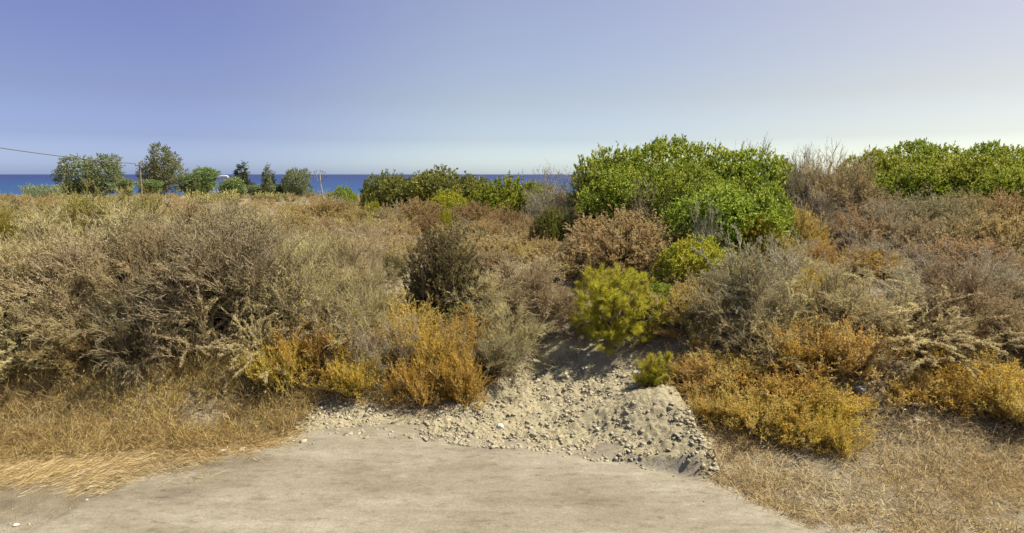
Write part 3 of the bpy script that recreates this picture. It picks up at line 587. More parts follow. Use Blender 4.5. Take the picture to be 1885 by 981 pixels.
plant('bare', 'bare_shrub', 585, 570, 90, 6.6, 'mauve-grey dead shrub tangled in the left-hand golden patch', var=1, **BARE)
plant('bare', 'bare_shrub', 838, 590, 60, 6.75, 'wiry grey dead shrub between the mustard shrubs and the dull khaki shrub', var=0, **BARE)
plant('bare', 'bare_shrub', 1190, 330, 70, 11.0, 'brown dead twigs showing through the tall green mastics', var=1, mat='tan', **BARE)
plant('bare', 'bare_shrub', 1272, 400, 90, 9.6, 'grey-tan dead twigs trailing from the mastics beside the largest rust dome', var=0, mat='tan', **BARE)
# pine and its surroundings
plant('pine', 'young_pine', 1135, 496, 165, 7.4, 'bushy yellow-green young pine above the gravel slope', 'pine tree', names=('needles', 'trunk'))
plant('pine', 'young_pine', 1212, 522, 80, 7.7, 'darker slender young pine close behind the bushy one', 'pine tree', mat='mastic', names=('needles', 'trunk'))
plant('pine_small', 'young_pine', 1211, 648, 74, 6.3, 'knee-high pine seedling at the right-hand rim of the gravel slope', 'pine tree', names=('needles', 'trunk'))
plant('mastic', 'mastic_bush', 1290, 440, 140, 8.3, 'yellow-olive broad-leaved bush behind the young pines', 'bush', mat='lime')
plant('mastic', 'mastic_bush', 1200, 505, 90, 8.5, 'dark green bush right behind the young pines', 'bush', mat='mastic_dark')
plant('fluffy', 'golden_shrub', 1276, 515, 100, 7.25, 'upright orange shrub next to the slender pine', mat='orange', **GO)
plant('fluffy', 'golden_shrub', 1235, 600, 56, 7.1, 'small orange shrub under the slender pine', mat='orange', **GO)
plant('cushion', 'cushion_shrub', 1290, 590, 60, 7.1, 'dark brown twiggy shrub next to the small orange shrub', var=1, mat='brown', **CU)
# right wand shrubs
plant('spray', 'wand_shrub', 1385, 425, 150, 7.29, 'tall pale spiny shrub in front of the mastics', var=1, mat='bleached', **DR)
plant('dry', 'wand_shrub', 1370, 470, 150, 6.99, 'grey-green tangled shrub beneath the tall spiny one', var=0, mat='greygreen', **DR)
plant('spray', 'wand_shrub', 1440, 500, 150, 6.81, 'pale khaki shrub with upright sprays beside the tall spiny one', var=0, **DR)
plant('dry', 'wand_shrub', 1395, 560, 140, 6.55, 'dull khaki shrub above the large golden shrub', var=1, mat='khaki', **DR)
plant('fluffy', 'golden_shrub', 1500, 492, 90, 7.3, 'golden shrub behind the long pale wands', **GO)
plant('dry', 'wand_shrub', 1540, 490, 150, 6.87, 'khaki shrub under the small dark orange shrub', var=0, **DR)
plant('spray', 'wand_shrub', 1655, 505, 240, 6.65, 'shrub of long pale arching wands over a dark hollow', var=0, **DR)
plant('spray', 'wand_shrub', 1720, 560, 200, 6.4, 'pale wand shrub reaching down towards the white litter', var=1, **DR)
plant('dry', 'wand_shrub', 1790, 490, 170, 6.81, 'tan-grey wand shrub right of the long pale wands', var=1, mat='tan', **DR)
plant('dry', 'wand_shrub', 1870, 560, 130, 6.5, 'grey-tan wand shrub at the right-hand edge of the view', var=0, mat='tan', **DR)
plant('fluffy', 'golden_shrub', 1535, 582, 130, 6.3, 'upright orange-gold shrub among pale wands', mat='orange', **GO)
plant('fluffy', 'golden_shrub', 1470, 605, 110, 6.3, 'golden tuft below the dull khaki shrub', **GO)
plant('fluffy', 'golden_shrub', 1830, 655, 130, 5.9, 'golden shrub near the right-hand edge of the view', **GO)
plant('fluffy', 'golden_shrub', 1750, 690, 100, 5.8, 'low golden shrub beside the white litter', **GO)
plant('fluffy', 'golden_shrub', 1890, 700, 110, 5.5, 'ochre shrub cut by the right-hand edge of the view', mat='orange', **GO)
# large sprawling golden shrub, made of several plants
for cx, top, w, Y, mt, lb in ((1290, 655, 110, 6.2, 'orange', 'orange shrub at the gravel end of the large golden bank'),
                              (1360, 650, 130, 6.25, 'orange', 'orange-gold shrub, highest of the large golden bank'),
                              (1435, 672, 130, 5.95, 'gold', 'golden shrub in the middle of the large golden bank'),
                              (1510, 706, 120, 5.65, 'gold', 'golden shrub at the low right-hand end of the large golden bank'),
                              (1395, 710, 130, 5.6, 'orange', 'russet-gold shrub low in front of the large golden bank'),
                              (1310, 715, 90, 5.75, 'orange', 'small russet-gold shrub against the cut edge of the gravel'),
                              (1470, 745, 100, 5.4, 'gold', 'small golden shrub nearest the stubble'),
                              (1545, 765, 70, 5.2, 'gold', 'last small golden tuft running out into the stubble')):
    plant('fluffy', 'golden_shrub', cx, top, w, Y, lb, mat=mt, group='golden bank beside the gravel', **GO)

# ------------------------------------------------------------------ fill-in scrub that reads as one mass
def merged(name, pairs, spots, kind='stuff'):
    """one object out of many small plants"""
    mb = MB()
    for (x, y, s, h, k) in spots:
        V, Q = pairs[k % len(pairs)]
        a = U(0, 6.28); c, sn = math.cos(a), math.sin(a)
        W = np.stack([(V[:, 0] * c - V[:, 1] * sn) * s + x, (V[:, 0] * sn + V[:, 1] * c) * s + y, V[:, 2] * h + float(terrain(x, y, False)) - .03], 1)
        mb.add(W, Q)
    return mb
def small(gen, **kw):
    f, b = gen(**kw); V, Q = f.arrays(); V = V / max(V[:, 2].max(), .01); return V, Q
lo_c = [small(g_cushion, n1=22, n2=5, n3=5, tip=.2, leaf=.06) for _ in range(3)]
lo_d = [small(g_dry, n1=12, n2=5, n3=2, n4=4, leaf=.06) for _ in range(3)]
def scatter(n, xr, yr, test=None):
    out = []
    while len(out) < n:
        y = math.exp(U(math.log(yr[0]), math.log(yr[1]))); x = U(-1, 1) * (1.0 * y + .6)
        if xr[0] <= x / y <= xr[1] and (test is None or test(x, y)): out.append((x, y))
    return out
def off_gravel(x, y):
    s = y - float(np.interp(x, FX, FY))
    if s < .75: return False
    if y < 8.6 and float(fbm(x * 1.1, y * 1.1, 101, 2)) < -.06: return False
    if abs(x + 1.62 - .06 * (y - 8.5)) < .3 and 7.6 < y < 11: return False
    return not (-1.4 < x < 1.75 and s < 2.9 - .6 * abs(x))
th_d = [small(g_dry, n1=26, n2=6, n3=4, n4=4, leaf=.042, lo=.1, hi=1.3) for _ in range(4)]
th_c = [small(g_cushion, n1=40, n2=6, n3=6, tip=.18, leaf=.04, clump=.3) for _ in range(3)]
LEFT, RIGHT = (-.95, -.16), (.26, .95)
for nm, mat, pairs, n, xr, yr, h in (('brown_scrub', 'brown', lo_c, 560, (-1, 1), (9, 85), (.25, .5)), ('rust_scrub', 'rust', lo_c, 240, (-1, 1), (9.5, 50), (.22, .42)),
                                    ('tan_scrub', 'tan', lo_d, 520, (-1, 1), (9.5, 75), (.25, .55)), ('olive_scrub', 'dim_olive', lo_c, 170, (-1, 1), (11, 90), (.25, .6)),
                                    ('yellow_scrub', 'broom', lo_d, 90, (-1, 1), (14, 90), (.3, .7)),
                                    ('khaki_thicket', 'khaki', th_d, 60, LEFT, (7.5, 11.5), (.4, .65)), ('grey_thicket', 'greygreen', th_d, 40, LEFT, (7.5, 11.5), (.35, .6)),
                                    ('tan_thicket', 'tan', th_d, 40, RIGHT, (6.3, 11.5), (.3, .5)), ('pale_thicket', 'khaki', th_d, 30, RIGHT, (6.3, 10), (.3, .5)),
                                    ('russet_thicket', 'brown', th_c, 60, RIGHT, (6.2, 11.5), (.3, .5)), ('dark_thicket', 'brown', th_c, 60, (-.9, .2), (6.6, 11.5), (.2, .4)),
                                    ('gold_thicket', 'orange', th_c, 40, (.3, .9), (5.6, 8), (.2, .35))):
    spots = [(x, y, U(.75, 1.2) * hh, hh * .9, k) for k, (x, y) in enumerate(scatter(n, xr, yr, off_gravel)) for hh in (U(*h) * (1 + y / 60),)]
    tag(part(nm, merged(nm, pairs, spots).mesh(nm, M[mat]), None), kind='stuff', label=nm.replace('_', ' ') + ' filling the gaps between the larger shrubs', cat='scrub')
# ================================================================== GROUND
gully = [ground_hit(*p)[:2] for p in ((715, 560), (770, 560), (765, 470), (752, 440), (735, 440), (728, 480))]
straw_px = [(-60, 812), (180, 800), (380, 812), (520, 800), (430, 850), (300, 885), (200, 905), (60, 895), (-80, 900)]
STRAW = [ground_hit(*p)[:2] for p in straw_px]
ROAD_px = [(60, 979), (150, 930), (250, 886), (350, 860), (450, 836), (540, 815), (620, 804), (700, 797), (752, 797), (800, 808), (900, 819), (1000, 829), (1100, 839), (1200, 858), (1280, 884), (1350, 912), (1420, 945), (1490, 979)]
RE = [ground_hit(*p)[:2] for p in ROAD_px]
RX = [-60, -14, -8] + [p[0] for p in RE] + [5, 10, 60]; RY = [3.2, 3.25, 3.3] + [p[1] for p in RE] + [3.15, 3.1, 3.1]

xs = np.concatenate([-np.geomspace(700, 9.2, 46), np.linspace(-9, 9, 451), np.geomspace(9.2, 700, 46)])
ys = np.concatenate([-np.geomspace(120, 2, 14), np.linspace(-1.5, 2.9, 16), np.linspace(3, 13, 286), np.geomspace(13.1, 1200, 120)])
xs = np.unique(np.round(np.concatenate([xs, np.linspace(-2.4, 2.2, 300)]), 4)); ys = np.unique(np.round(np.concatenate([ys, np.linspace(4.4, 7.6, 210)]), 4))
X, Y = np.meshgrid(xs, ys); Z = terrain(X, Y)
sdF = poly_sd(X, Y, FAN); gm = np.clip(.5 - (sdF + .22 * fbm(X * 3.5, Y * 3.5, 41)) / .22, 0, 1)
gm = np.maximum(gm, .75 * np.clip(.5 - (poly_sd(X, Y, gully) + .2 * fbm(X * 4, Y * 4, 44)) / .2, 0, 1))
Z = Z + gm * (.05 * fbm(X * 7, Y * 7, 51, 3) + .035 * (np.abs(fbm(X * 17, Y * 17, 57, 2)) * 2 - .3) + .030 * fbm(X * 34, Y * 34, 59, 2) + .03 * np.maximum(fbm(X * 4.5, Y * 4.5, 55, 2), 0))
nx, ny = len(xs), len(ys)
V = np.stack([X, Y, Z], -1).reshape(-1, 3)
i = (np.arange(ny - 1)[:, None] * nx + np.arange(nx - 1)[None]).ravel()
mbg = MB().add(V, np.stack([i, i + 1, i + nx + 1, i + nx], 1))

def soil_mat():
    m, nt, n, l = newmat('soil')
    geo = n.new('ShaderNodeNewGeometry'); pos = geo.outputs['Position']
    def noise(scale, det=5, rough=.6):
        z = n.new('ShaderNodeTexNoise'); z.inputs['Scale'].default_value = scale; z.inputs['Detail'].default_value = det; z.inputs['Roughness'].default_value = rough
        l.new(pos, z.inputs['Vector']); return z.outputs['Fac']
    def mix(f, a, b):
        x = n.new('ShaderNodeMix'); x.data_type = 'RGBA'; l.new(f, x.inputs[0])
        l.new(a, x.inputs[6]); l.new(b, x.inputs[7]); return x.outputs[2]
    soil = ramp(n, [(.11, .088, .058, .3), (.20, .165, .11, .5), (.28, .24, .165, .68)]); l.new(noise(3.5, 8, .7), soil.inputs[0])
    grav = ramp(n, [(0.210, 0.176, 0.104, .28), (0.301, 0.258, 0.161, .45), (0.355, 0.311, 0.204, .58), (0.438, 0.393, 0.277, .74)]); l.new(noise(48, 5, .8), grav.inputs[0])
    g2 = ramp(n, [(0.264, 0.226, 0.139, .3), (0.374, 0.329, 0.217, .7)]); l.new(noise(2.2, 4), g2.inputs[0])
    gr = mix(noise(7, 3), grav.outputs[0], g2.outputs[0])
    at_ = n.new('ShaderNodeAttribute'); at_.attribute_name = 'gravel'
    col = mix(at_.outputs['Fac'], soil.outputs[0], gr)
    verge = ramp(n, [(.19, .16, .115, .3), (.27, .235, .175, .47), (.31, .275, .21, .58), (.40, .365, .29, .75)]); l.new(noise(14, 8, .75), verge.inputs[0])
    av = n.new('ShaderNodeAttribute'); av.attribute_name = 'verge'
    col = mix(av.outputs['Fac'], col, verge.outputs[0])
    b = n.new('ShaderNodeBsdfPrincipled'); b.inputs['Roughness'].default_value = .95; b.inputs['Specular IOR Level'].default_value = .1
    l.new(col, b.inputs['Base Color'])
    bp = n.new('ShaderNodeBump'); bp.inputs['Strength'].default_value = .9; bp.inputs['Distance'].default_value = .015
    l.new(math_node(n, l, 'ADD', noise(22, 8, .8), noise(70, 5, .8)), bp.inputs['Height']); l.new(bp.outputs[0], b.inputs['Normal'])
    o = n.new('ShaderNodeOutputMaterial'); l.new(b.outputs[0], o.inputs[0]); return m
gme = mbg.mesh('ground', soil_mat(), True)
a = gme.attributes.new('gravel', 'FLOAT', 'POINT'); a.data.foreach_set('value', gm.astype(np.float32).ravel())
sroad = Y - np.interp(X, RX, RY)
vg = np.clip((4.5 + 1.0 * fbm(X * 1.3, Y * 1.3, 61) - Y) / .6, 0, 1) * np.where(X > 1.2, .6, 1.)
a = gme.attributes.new('verge', 'FLOAT', 'POINT'); a.data.foreach_set('value', vg.astype(np.float32).ravel())
tag(part('ground', gme, None), kind='structure')

# dirt road: a smooth worn sheet that thins out over the ground at its ragged edge
rxs = np.concatenate([-np.geomspace(60, 7.1, 20), np.linspace(-7, 7, 281), np.geomspace(7.1, 60, 20)]); rv = np.concatenate([np.linspace(-4, 1.5, 20), np.linspace(1.6, 6.2, 116)])
X2, Y2 = np.meshgrid(rxs, rv)
edge = np.interp(X2, RX, RY); edge = edge + .34 * fbm(X2 * 2.2, Y2 * 2.2, 71) + .22 * fbm(X2 * 9, Y2 * 9, 73)
lift = np.clip((edge - Y2) / .22, -1.2, 1) * .028
Z2 = terrain(X2, np.minimum(Y2, edge + .3), False) + .016 + lift + .014 * fbm(X2 * .8, Y2 * 2.5, 75) + .010 * fbm(X2 * 3, Y2 * 7, 77)
keep = Y2 <= edge + .22
V2 = np.stack([X2, Y2, Z2], -1).reshape(-1, 3); n2 = len(rxs)
i = (np.arange(len(rv) - 1)[:, None] * n2 + np.arange(n2 - 1)[None]); k = keep[:-1, :-1] & keep[1:, :-1] & keep[:-1, 1:] & keep[1:, 1:]; i = i[k]
used = np.unique(np.stack([i, i + 1, i + n2 + 1, i + n2])); mp = np.zeros(len(V2), int); mp[used] = np.arange(len(used))
def road_mat():
    m, nt, n, l = newmat('packed_dirt')
    geo = n.new('ShaderNodeNewGeometry')
    def noise(scale, sx, sy, det=4):
        mp_ = n.new('ShaderNodeMapping'); mp_.inputs['Scale'].default_value = (sx, sy, 1); mp_.inputs['Rotation'].default_value = (0, 0, -.12)
        l.new(geo.outputs['Position'], mp_.inputs['Vector'])
        z = n.new('ShaderNodeTexNoise'); z.inputs['Scale'].default_value = scale; z.inputs['Detail'].default_value = det; z.inputs['Roughness'].default_value = .6
        l.new(mp_.outputs[0], z.inputs['Vector']); return z.outputs['Fac']
    r1 = ramp(n, [(0.120, 0.098, 0.069, .32), (0.192, 0.166, 0.119, .43), (0.216, 0.191, 0.141, .55), (0.300, 0.277, 0.219, .70)]); l.new(noise(2.6, .42, 1.5), r1.inputs[0])
    r2 = ramp(n, [(.145, .122, .086, .36), (.205, .18, .137, .5), (.27, .243, .19, .66)]); l.new(noise(.9, .6, 1., 3), r2.inputs[0])
    x = n.new('ShaderNodeMix'); x.data_type = 'RGBA'; x.inputs[0].default_value = .5; l.new(r1.outputs[0], x.inputs[6]); l.new(r2.outputs[0], x.inputs[7])
    r3 = ramp(n, [(.55, .5, .42, .55), (1, 1, 1, .72)]); l.new(noise(7, .3, 1.6, 3), r3.inputs[0])
    b = n.new('ShaderNodeBsdfPrincipled'); b.inputs['Roughness'].default_value = .9; b.inputs['Specular IOR Level'].default_value = .15
    gr = ramp(n, [(.60, .57, .52, .30), (.95, .95, .94, .46), (1.02, 1.01, 1, .62), (1.4, 1.38, 1.33, .74)]); l.new(noise(16, .55, 1.25, 6), gr.inputs[0])
    xm = n.new('ShaderNodeMix'); xm.data_type = 'RGBA'; xm.blend_type = 'MULTIPLY'; xm.inputs[0].default_value = .75; l.new(x.outputs[2], xm.inputs[6]); l.new(gr.outputs[0], xm.inputs[7])
    g5 = ramp(n, [(.80, .79, .77, .30), (1, 1, 1, .5), (1.2, 1.19, 1.17, .70)]); l.new(noise(55, 1., 1., 4), g5.inputs[0])
    xg = n.new('ShaderNodeMix'); xg.data_type = 'RGBA'; xg.blend_type = 'MULTIPLY'; xg.inputs[0].default_value = .8; l.new(xm.outputs[2], xg.inputs[6]); l.new(g5.outputs[0], xg.inputs[7])
    l.new(xg.outputs[2], b.inputs['Base Color'])
    bp = n.new('ShaderNodeBump'); bp.inputs['Strength'].default_value = .35; bp.inputs['Distance'].default_value = .02
    l.new(math_node(n, l, 'ADD', noise(9, .45, 1.4, 5), math_node(n, l, 'MULTIPLY', noise(50, 1., 1., 4), .45)), bp.inputs['Height']); l.new(bp.outputs[0], b.inputs['Normal'])
    o = n.new('ShaderNodeOutputMaterial'); l.new(b.outputs[0], o.inputs[0]); return m
rm = MB().add(V2[used], mp[np.stack([i, i + 1, i + n2 + 1, i + n2], 1)])
tag(part('dirt_road', rm.mesh('dirt_road', road_mat(), True), None), kind='structure')

# ================================================================== SEA
def sea_mat():
    m, nt, n, l = newmat('sea_water')
    geo = n.new('ShaderNodeNewGeometry')
    sx = n.new('ShaderNodeSeparateXYZ'); l.new(geo.outputs['Position'], sx.inputs[0])
    f = math_node(n, l, 'DIVIDE', sx.outputs[1], 2600.)
    r = ramp(n, [(0.028, 0.080, 0.155, .11), (0.023, 0.057, 0.145, .25), (0.022, 0.045, 0.132, .60), (0.025, 0.040, 0.115, 1.)]); l.new(f, r.inputs[0])
    mp_ = n.new('ShaderNodeMapping'); mp_.inputs['Scale'].default_value = (.012, .05, 1); l.new(geo.outputs['Position'], mp_.inputs['Vector'])
    z = n.new('ShaderNodeTexNoise'); z.inputs['Scale'].default_value = 1; z.inputs['Detail'].default_value = 4; l.new(mp_.outputs[0], z.inputs['Vector'])
    hs = n.new('ShaderNodeHueSaturation'); v = math_node(n, l, 'MULTIPLY_ADD', z.outputs['Fac'], .5); v.node.inputs[2].default_value = .75
    l.new(v, hs.inputs['Value']); l.new(r.outputs[0], hs.inputs['Color'])
    b = n.new('ShaderNodeBsdfPrincipled'); b.inputs['Roughness'].default_value = .6; b.inputs['Specular IOR Level'].default_value = .12
    l.new(hs.outputs[0], b.inputs['Base Color'])
    z2 = n.new('ShaderNodeTexNoise'); z2.inputs['Scale'].default_value = .25; z2.inputs['Detail'].default_value = 5; l.new(geo.outputs['Position'], z2.inputs['Vector'])
    bp = n.new('ShaderNodeBump'); bp.inputs['Strength'].default_value = .5; bp.inputs['Distance'].default_value = .6
    l.new(z2.outputs['Fac'], bp.inputs['Height']); l.new(bp.outputs[0], b.inputs['Normal'])
    o = n.new('ShaderNodeOutputMaterial'); l.new(b.outputs[0], o.inputs[0]); return m
S = 60000.
tag(part('sea', MB().add([(-S, 250, -12.5), (S, 250, -12.5), (S, S, -12.5), (-S, S, -12.5)], [[0, 1, 2, 3]]).mesh('sea', sea_mat()), None), kind='structure')

# ================================================================== STONES
def rock_mesh(name, mat, seed, sub=3, flat=.65):
    import bmesh
    bm = bmesh.new(); bmesh.ops.create_icosphere(bm, subdivisions=sub, radius=1)
    r = np.random.default_rng(seed); pl = nrm(r.normal(size=(13, 3))); pd = r.uniform(.62, .95, 13)
    for v in bm.verts:
        p = np.array(v.co); d = pl @ p; s = 1.
        for q, w in zip(d, pd):
            if q * s > w: s = w / q
        s *= 1 + .05 * math.sin(p[0] * 7 + seed) * math.sin(p[1] * 6 + 2 * seed)
        v.co = (p[0] * s, p[1] * s * .85, p[2] * s * flat)
    me = bpy.data.meshes.new(name); bm.to_mesh(me); bm.free(); me.materials.append(mat); return me
ROCK = [rock_mesh('stone', M['stone'], k + 1) for k in range(6)]
def stone(px, py, w, label, mat=None, group=None, tall=1.):
    x, y, z = ground_hit(px, py); r = w / F * y / 2 * 1.1
    o = part('stone', ROCK[int(rng.integers(6))], None, M[mat] if mat else None)
    o.location = (x, y, z + r * .22); o.scale = (r, r * U(.75, 1.1), r * U(.8, 1.1) * tall); o.rotation_euler = (U(-.3, .3), U(-.3, .3), U(0, 6.28))
    return tag(o, label, 'stone', group)
GS_ = 'stones on the gravel slope'
stone(922, 788, 19, 'whitest larger stone lying alone on the open gravel slope', 'white_stone')
for px, py, w, lb, mt in ((939, 807, 9, 'small rounded stone just road-side of the lone white stone', 'stone'),
    (826, 776, 11, 'pale upright stone at the foot of the mustard shrub', 'white_stone'), (890, 757, 8, 'small slate-blue stone on the left-hand part of the gravel', 'grey_stone'),
    (993, 762, 9, 'dark roundish stone in the middle of the gravel', 'grey_stone'), (1026, 681, 9, 'dark stone high on the gravel near the shrub shade', 'grey_stone'),
    (1083, 656, 11, 'pale stone in the pine shade at the top of the slope', 'white_stone'), (1172, 688, 13, 'white stone under the pine seedling, upper of two', 'white_stone'),
    (1163, 714, 11, 'white stone under the pine seedling, lower of two', 'white_stone'), (1244, 801, 10, 'pale stone on the bare bank near the cut edge', 'stone'),
    (1258, 803, 8, 'grey stone touching the pale one near the cut edge', 'grey_stone'), (1317, 866, 14, 'biggest pale rock of the cluster at the tip of the bare bank', 'white_stone'),
    (1328, 858, 10, 'smaller rock on the stubble side of the bank-tip cluster', 'stone'), (1304, 874, 11, 'low rock on the road side of the bank-tip cluster', 'stone'),
    (1312, 862, 8, 'chip of rock behind the biggest pale rock at the bank tip', 'stone'),
    (948, 712, 8, 'stone at the khaki shrub rim of the gravel slope', 'stone'), (1053, 800, 7, 'pebble-sized dark stone near the road end of the slope', 'grey_stone'),
    (1068, 742, 8, 'pale stone in the middle of the slope, left of the pine shade', 'stone'), (1110, 748, 8, 'pale angular stone below the tip of the pine shade', 'white_stone')):
    stone(px, py, w, lb, mt, GS_)
VS_ = 'stones along the straw verge'
for px, py, w, lb, mt in ((412, 832, 13, 'white stone at the edge of the straw, left of a pair', 'white_stone'), (446, 830, 14, 'white stone at the edge of the straw, right of a pair', 'white_stone'),
    (548, 781, 11, 'dark round stone on the brown bank foot', 'grey_stone'), (535, 778, 9, 'grey stone beside the dark round one', 'stone'),
    (30, 968, 11, 'white stone among grit at the corner of the view', 'white_stone'), (18, 966, 7, 'little grey stone next to the corner white stone', 'stone'),
    (160, 922, 7, 'small pale stone on the bare grit below the straw', 'white_stone'), (294, 719, 9, 'pale stone at the foot of the black hollow', 'white_stone'), (402, 690, 11, 'pale stone under the stiff yellow sprays', 'stone'),
    (585, 718, 13, 'blue-grey stone on the stony bank below the left-hand golden patch', 'grey_stone'), (604, 716, 14, 'pale stone in the rubble below the left-hand golden patch', 'white_stone'),
    (622, 740, 11, 'pale stone on the bank between the golden patches', 'white_stone'), (575, 748, 10, 'rounded pale stone low in the rubble of the bank', 'white_stone'),
    (592, 752, 9, 'small pale stone next to the rounded low one', 'white_stone'), (684, 748, 10, 'pale stone at the gravel foot under the small mustard tuft', 'white_stone'), (637, 722, 16, 'dull grey rock tucked under the grey dead shrub', 'grey_stone')):
    stone(px, py, w, lb, mt, VS_)
LS_ = 'stones and litter right of the golden bank'
for px, py, w, lb, mt in ((1583, 722, 26, 'bluish-grey rock under the upright orange-gold shrub', 'grey_stone'), (1604, 706, 14, 'white stone above the bluish-grey rock', 'white_stone'),
    (1568, 706, 12, 'small dark rock beside the bluish-grey rock', 'grey_stone'), (1650, 745, 11, 'pale stone left of the white paper scraps', 'white_stone'), (1660, 782, 9, 'pale stone below the white paper scraps', 'white_stone'),
    (1548, 872, 11, 'pale lump of stone in the stubble', 'stone'), (1512, 886, 10, 'dark-shadowed stone in the stubble nearer the road', 'stone'), (1815, 955, 8, 'small white stone on the bare ground at the right-hand corner', 'white_stone')):
    stone(px, py, w, lb, mt, LS_)

# white paper scraps, a rusty ring, a dead cut stalk lying in the stubble
def paper(px, py, w, label, seed):
    x, y, z = ground_hit(px, py); r = np.random.default_rng(seed); k = 9; s = w / F * y
    u, v = np.meshgrid(np.linspace(-.5, .5, k), np.linspace(-.5, .5, k))
    h = .3 * np.abs(r.normal(size=(k, k))) * .5 + .25 * np.abs(u + .3 * v)
    P = np.stack([u + .05 * r.normal(size=(k, k)), .6 * v + .05 * r.normal(size=(k, k)), h], -1).reshape(-1, 3) * s
    i = (np.arange(k - 1)[:, None] * k + np.arange(k - 1)[None]).ravel()
    m = bpy.data.materials.get('white_paper')
    if not m:
        m, nt, n, l = newmat('white_paper'); b = n.new('ShaderNodeBsdfPrincipled'); nz = n.new('ShaderNodeTexNoise'); nz.inputs['Scale'].default_value = 30
        rr = ramp(n, [(.6, .58, .53), (.84, .83, .80)]); l.new(nz.outputs['Fac'], rr.inputs[0]); l.new(rr.outputs[0], b.inputs['Base Color']); b.inputs['Roughness'].default_value = .7
        o = n.new('ShaderNodeOutputMaterial'); l.new(b.outputs[0], o.inputs[0])
    o = part('paper_scrap', MB().add(P, np.stack([i, i + 1, i + k + 1, i + k], 1)).mesh('paper_scrap', m), None); o.location = (x, y, z + .012); o.rotation_euler = (.25, 0, U(0, 3))
    md = o.modifiers.new('thick', 'SOLIDIFY'); md.thickness = .0015
    return tag(o, label, 'litter', LS_)
paper(1678, 750, 22, 'larger crumpled white paper scrap on the stony slope by the low golden shrub', 3)
paper(1662, 757, 12, 'smaller crumpled white scrap beside the larger paper scrap', 5)
def tube_thing(name, pts, r, mat, closed=False, sides=10):
    cu = bpy.data.curves.new(name, 'CURVE'); cu.dimensions = '3D'; cu.bevel_depth = r; cu.bevel_resolution = 3
    s_ = cu.splines.new('POLY'); s_.points.add(len(pts) - 1); s_.use_cyclic_u = closed
    for q, p in zip(s_.points, pts): q.co = (*p, 1)
    o = bpy.data.objects.new(name, cu); me = bpy.data.meshes.new_from_object(o); bpy.data.objects.remove(o); me.materials.append(mat); return me
x, y, z = ground_hit(1310, 842)
rg = part('rusty_ring', tube_thing('rusty_ring', [(.034 * math.cos(t), .01 * math.sin(3 * t), .034 * math.sin(t) * (1 + .1 * math.cos(t))) for t in np.linspace(0, 6.28, 25)[:-1]], .0075, M['stem'], True), None)
rg.location = (x, y, z + .03); rg.rotation_euler = (-.35, .15, .3); tag(rg, 'small dark ring lying against the bare bank above the rock cluster', 'ring')

# gravel: far more pebbles than one could count
def pebbles(n, test, rr):
    mb = MB(); c = np.array([(sx, sy, sz) for sz in (-1, 1) for sy in (-1, 1) for sx in (-1, 1)], float)
    q = np.array([[0, 2, 3, 1], [4, 5, 7, 6], [0, 1, 5, 4], [1, 3, 7, 5], [3, 2, 6, 7], [2, 0, 4, 6]])
    P = test(n); n = len(P); s = rr[0] * (rr[1] / rr[0]) ** (U(0, 1, n) ** 11)
    V = c[None] * (1 + .42 * rng.normal(size=(n, 8, 3)).clip(-1.3, 1.3)) * .55 * U(.65, 1.3, (n, 1, 3))
    A = np.linalg.qr(rng.normal(size=(n, 3, 3)))[0]; V = np.einsum('nij,nkj->nki', A, V) * np.array([1, 1, .7]) * s[:, None, None]
    z = terrain(P[:, 0], P[:, 1]) + s * .02 + np.where(P[:, 1] < np.interp(P[:, 0], RX, RY) + .1, .014 + .028 * np.clip((np.interp(P[:, 0], RX, RY) - P[:, 1]) / .22, -.5, 1), 0)
    V = V + np.stack([P[:, 0], P[:, 1], z], 1)[:, None]
    mb.add(V, q[None] + (np.arange(n) * 8)[:, None, None]); return mb
def in_fan(n):
    P = np.stack([U(-2.3, 2.2, n * 8), U(4.6, 8.2, n * 8)], 1); d = poly_sd(P[:, 0], P[:, 1], FAN) + .25 * fbm(P[:, 0] * 2, P[:, 1] * 2, 5)
    dens = .06 + np.clip(.35 + 3.2 * fbm(P[:, 0] * 1.7 + 3, P[:, 1] * 1.7, 8), 0, 1)
    return P[(d < .04) & (U(0, 1, len(P)) < dens)][:n]
def on_verge(n):
    x = U(-6, 6, n); e = np.interp(x, RX, RY); y = e + rng.normal(size=n) * .22 - .05; k = y > 2.9; return np.stack([x, y], 1)[k]
def on_bank(n):
    x = rng.normal(-1.75, .8, n); y = rng.normal(5.95, .35, n); k = (y - np.interp(x, FX, FY)) > -.1; return np.stack([x, y], 1)[k]
def on_road(n):
    x = U(-5, 5, n); y = U(2.8, 5.6, n); k = (y < np.interp(x, RX, RY)) & (fbm(x * .8, y * 2.2, 120) > -.05); return np.stack([x, y], 1)[k]
def in_gully(n):
    y = U(7.3, 11, n); return np.stack([-1.62 + .06 * (y - 8.5) + rng.normal(size=n) * .13, y], 1)
def right_slope(n): return np.stack([rng.normal(3.55, .45, n), rng.normal(5.6, .35, n)], 1)
mb = pebbles(42000, in_fan, (.0030, .034))
for f_, n_, r_ in ((on_verge, 4000, (.002, .014)), (on_bank, 1500, (.005, .032)), (in_gully, 500, (.006, .03)), (on_road, 5000, (.0018, .010)), (right_slope, 500, (.006, .035))):
    V_, Q_ = pebbles(n_, f_, r_).arrays(); mb.add(V_, Q_)
tag(part('gravel', mb.mesh('gravel', M['stone']), None), 'loose pale gravel covering the fan and the verge', 'gravel', kind='stuff')

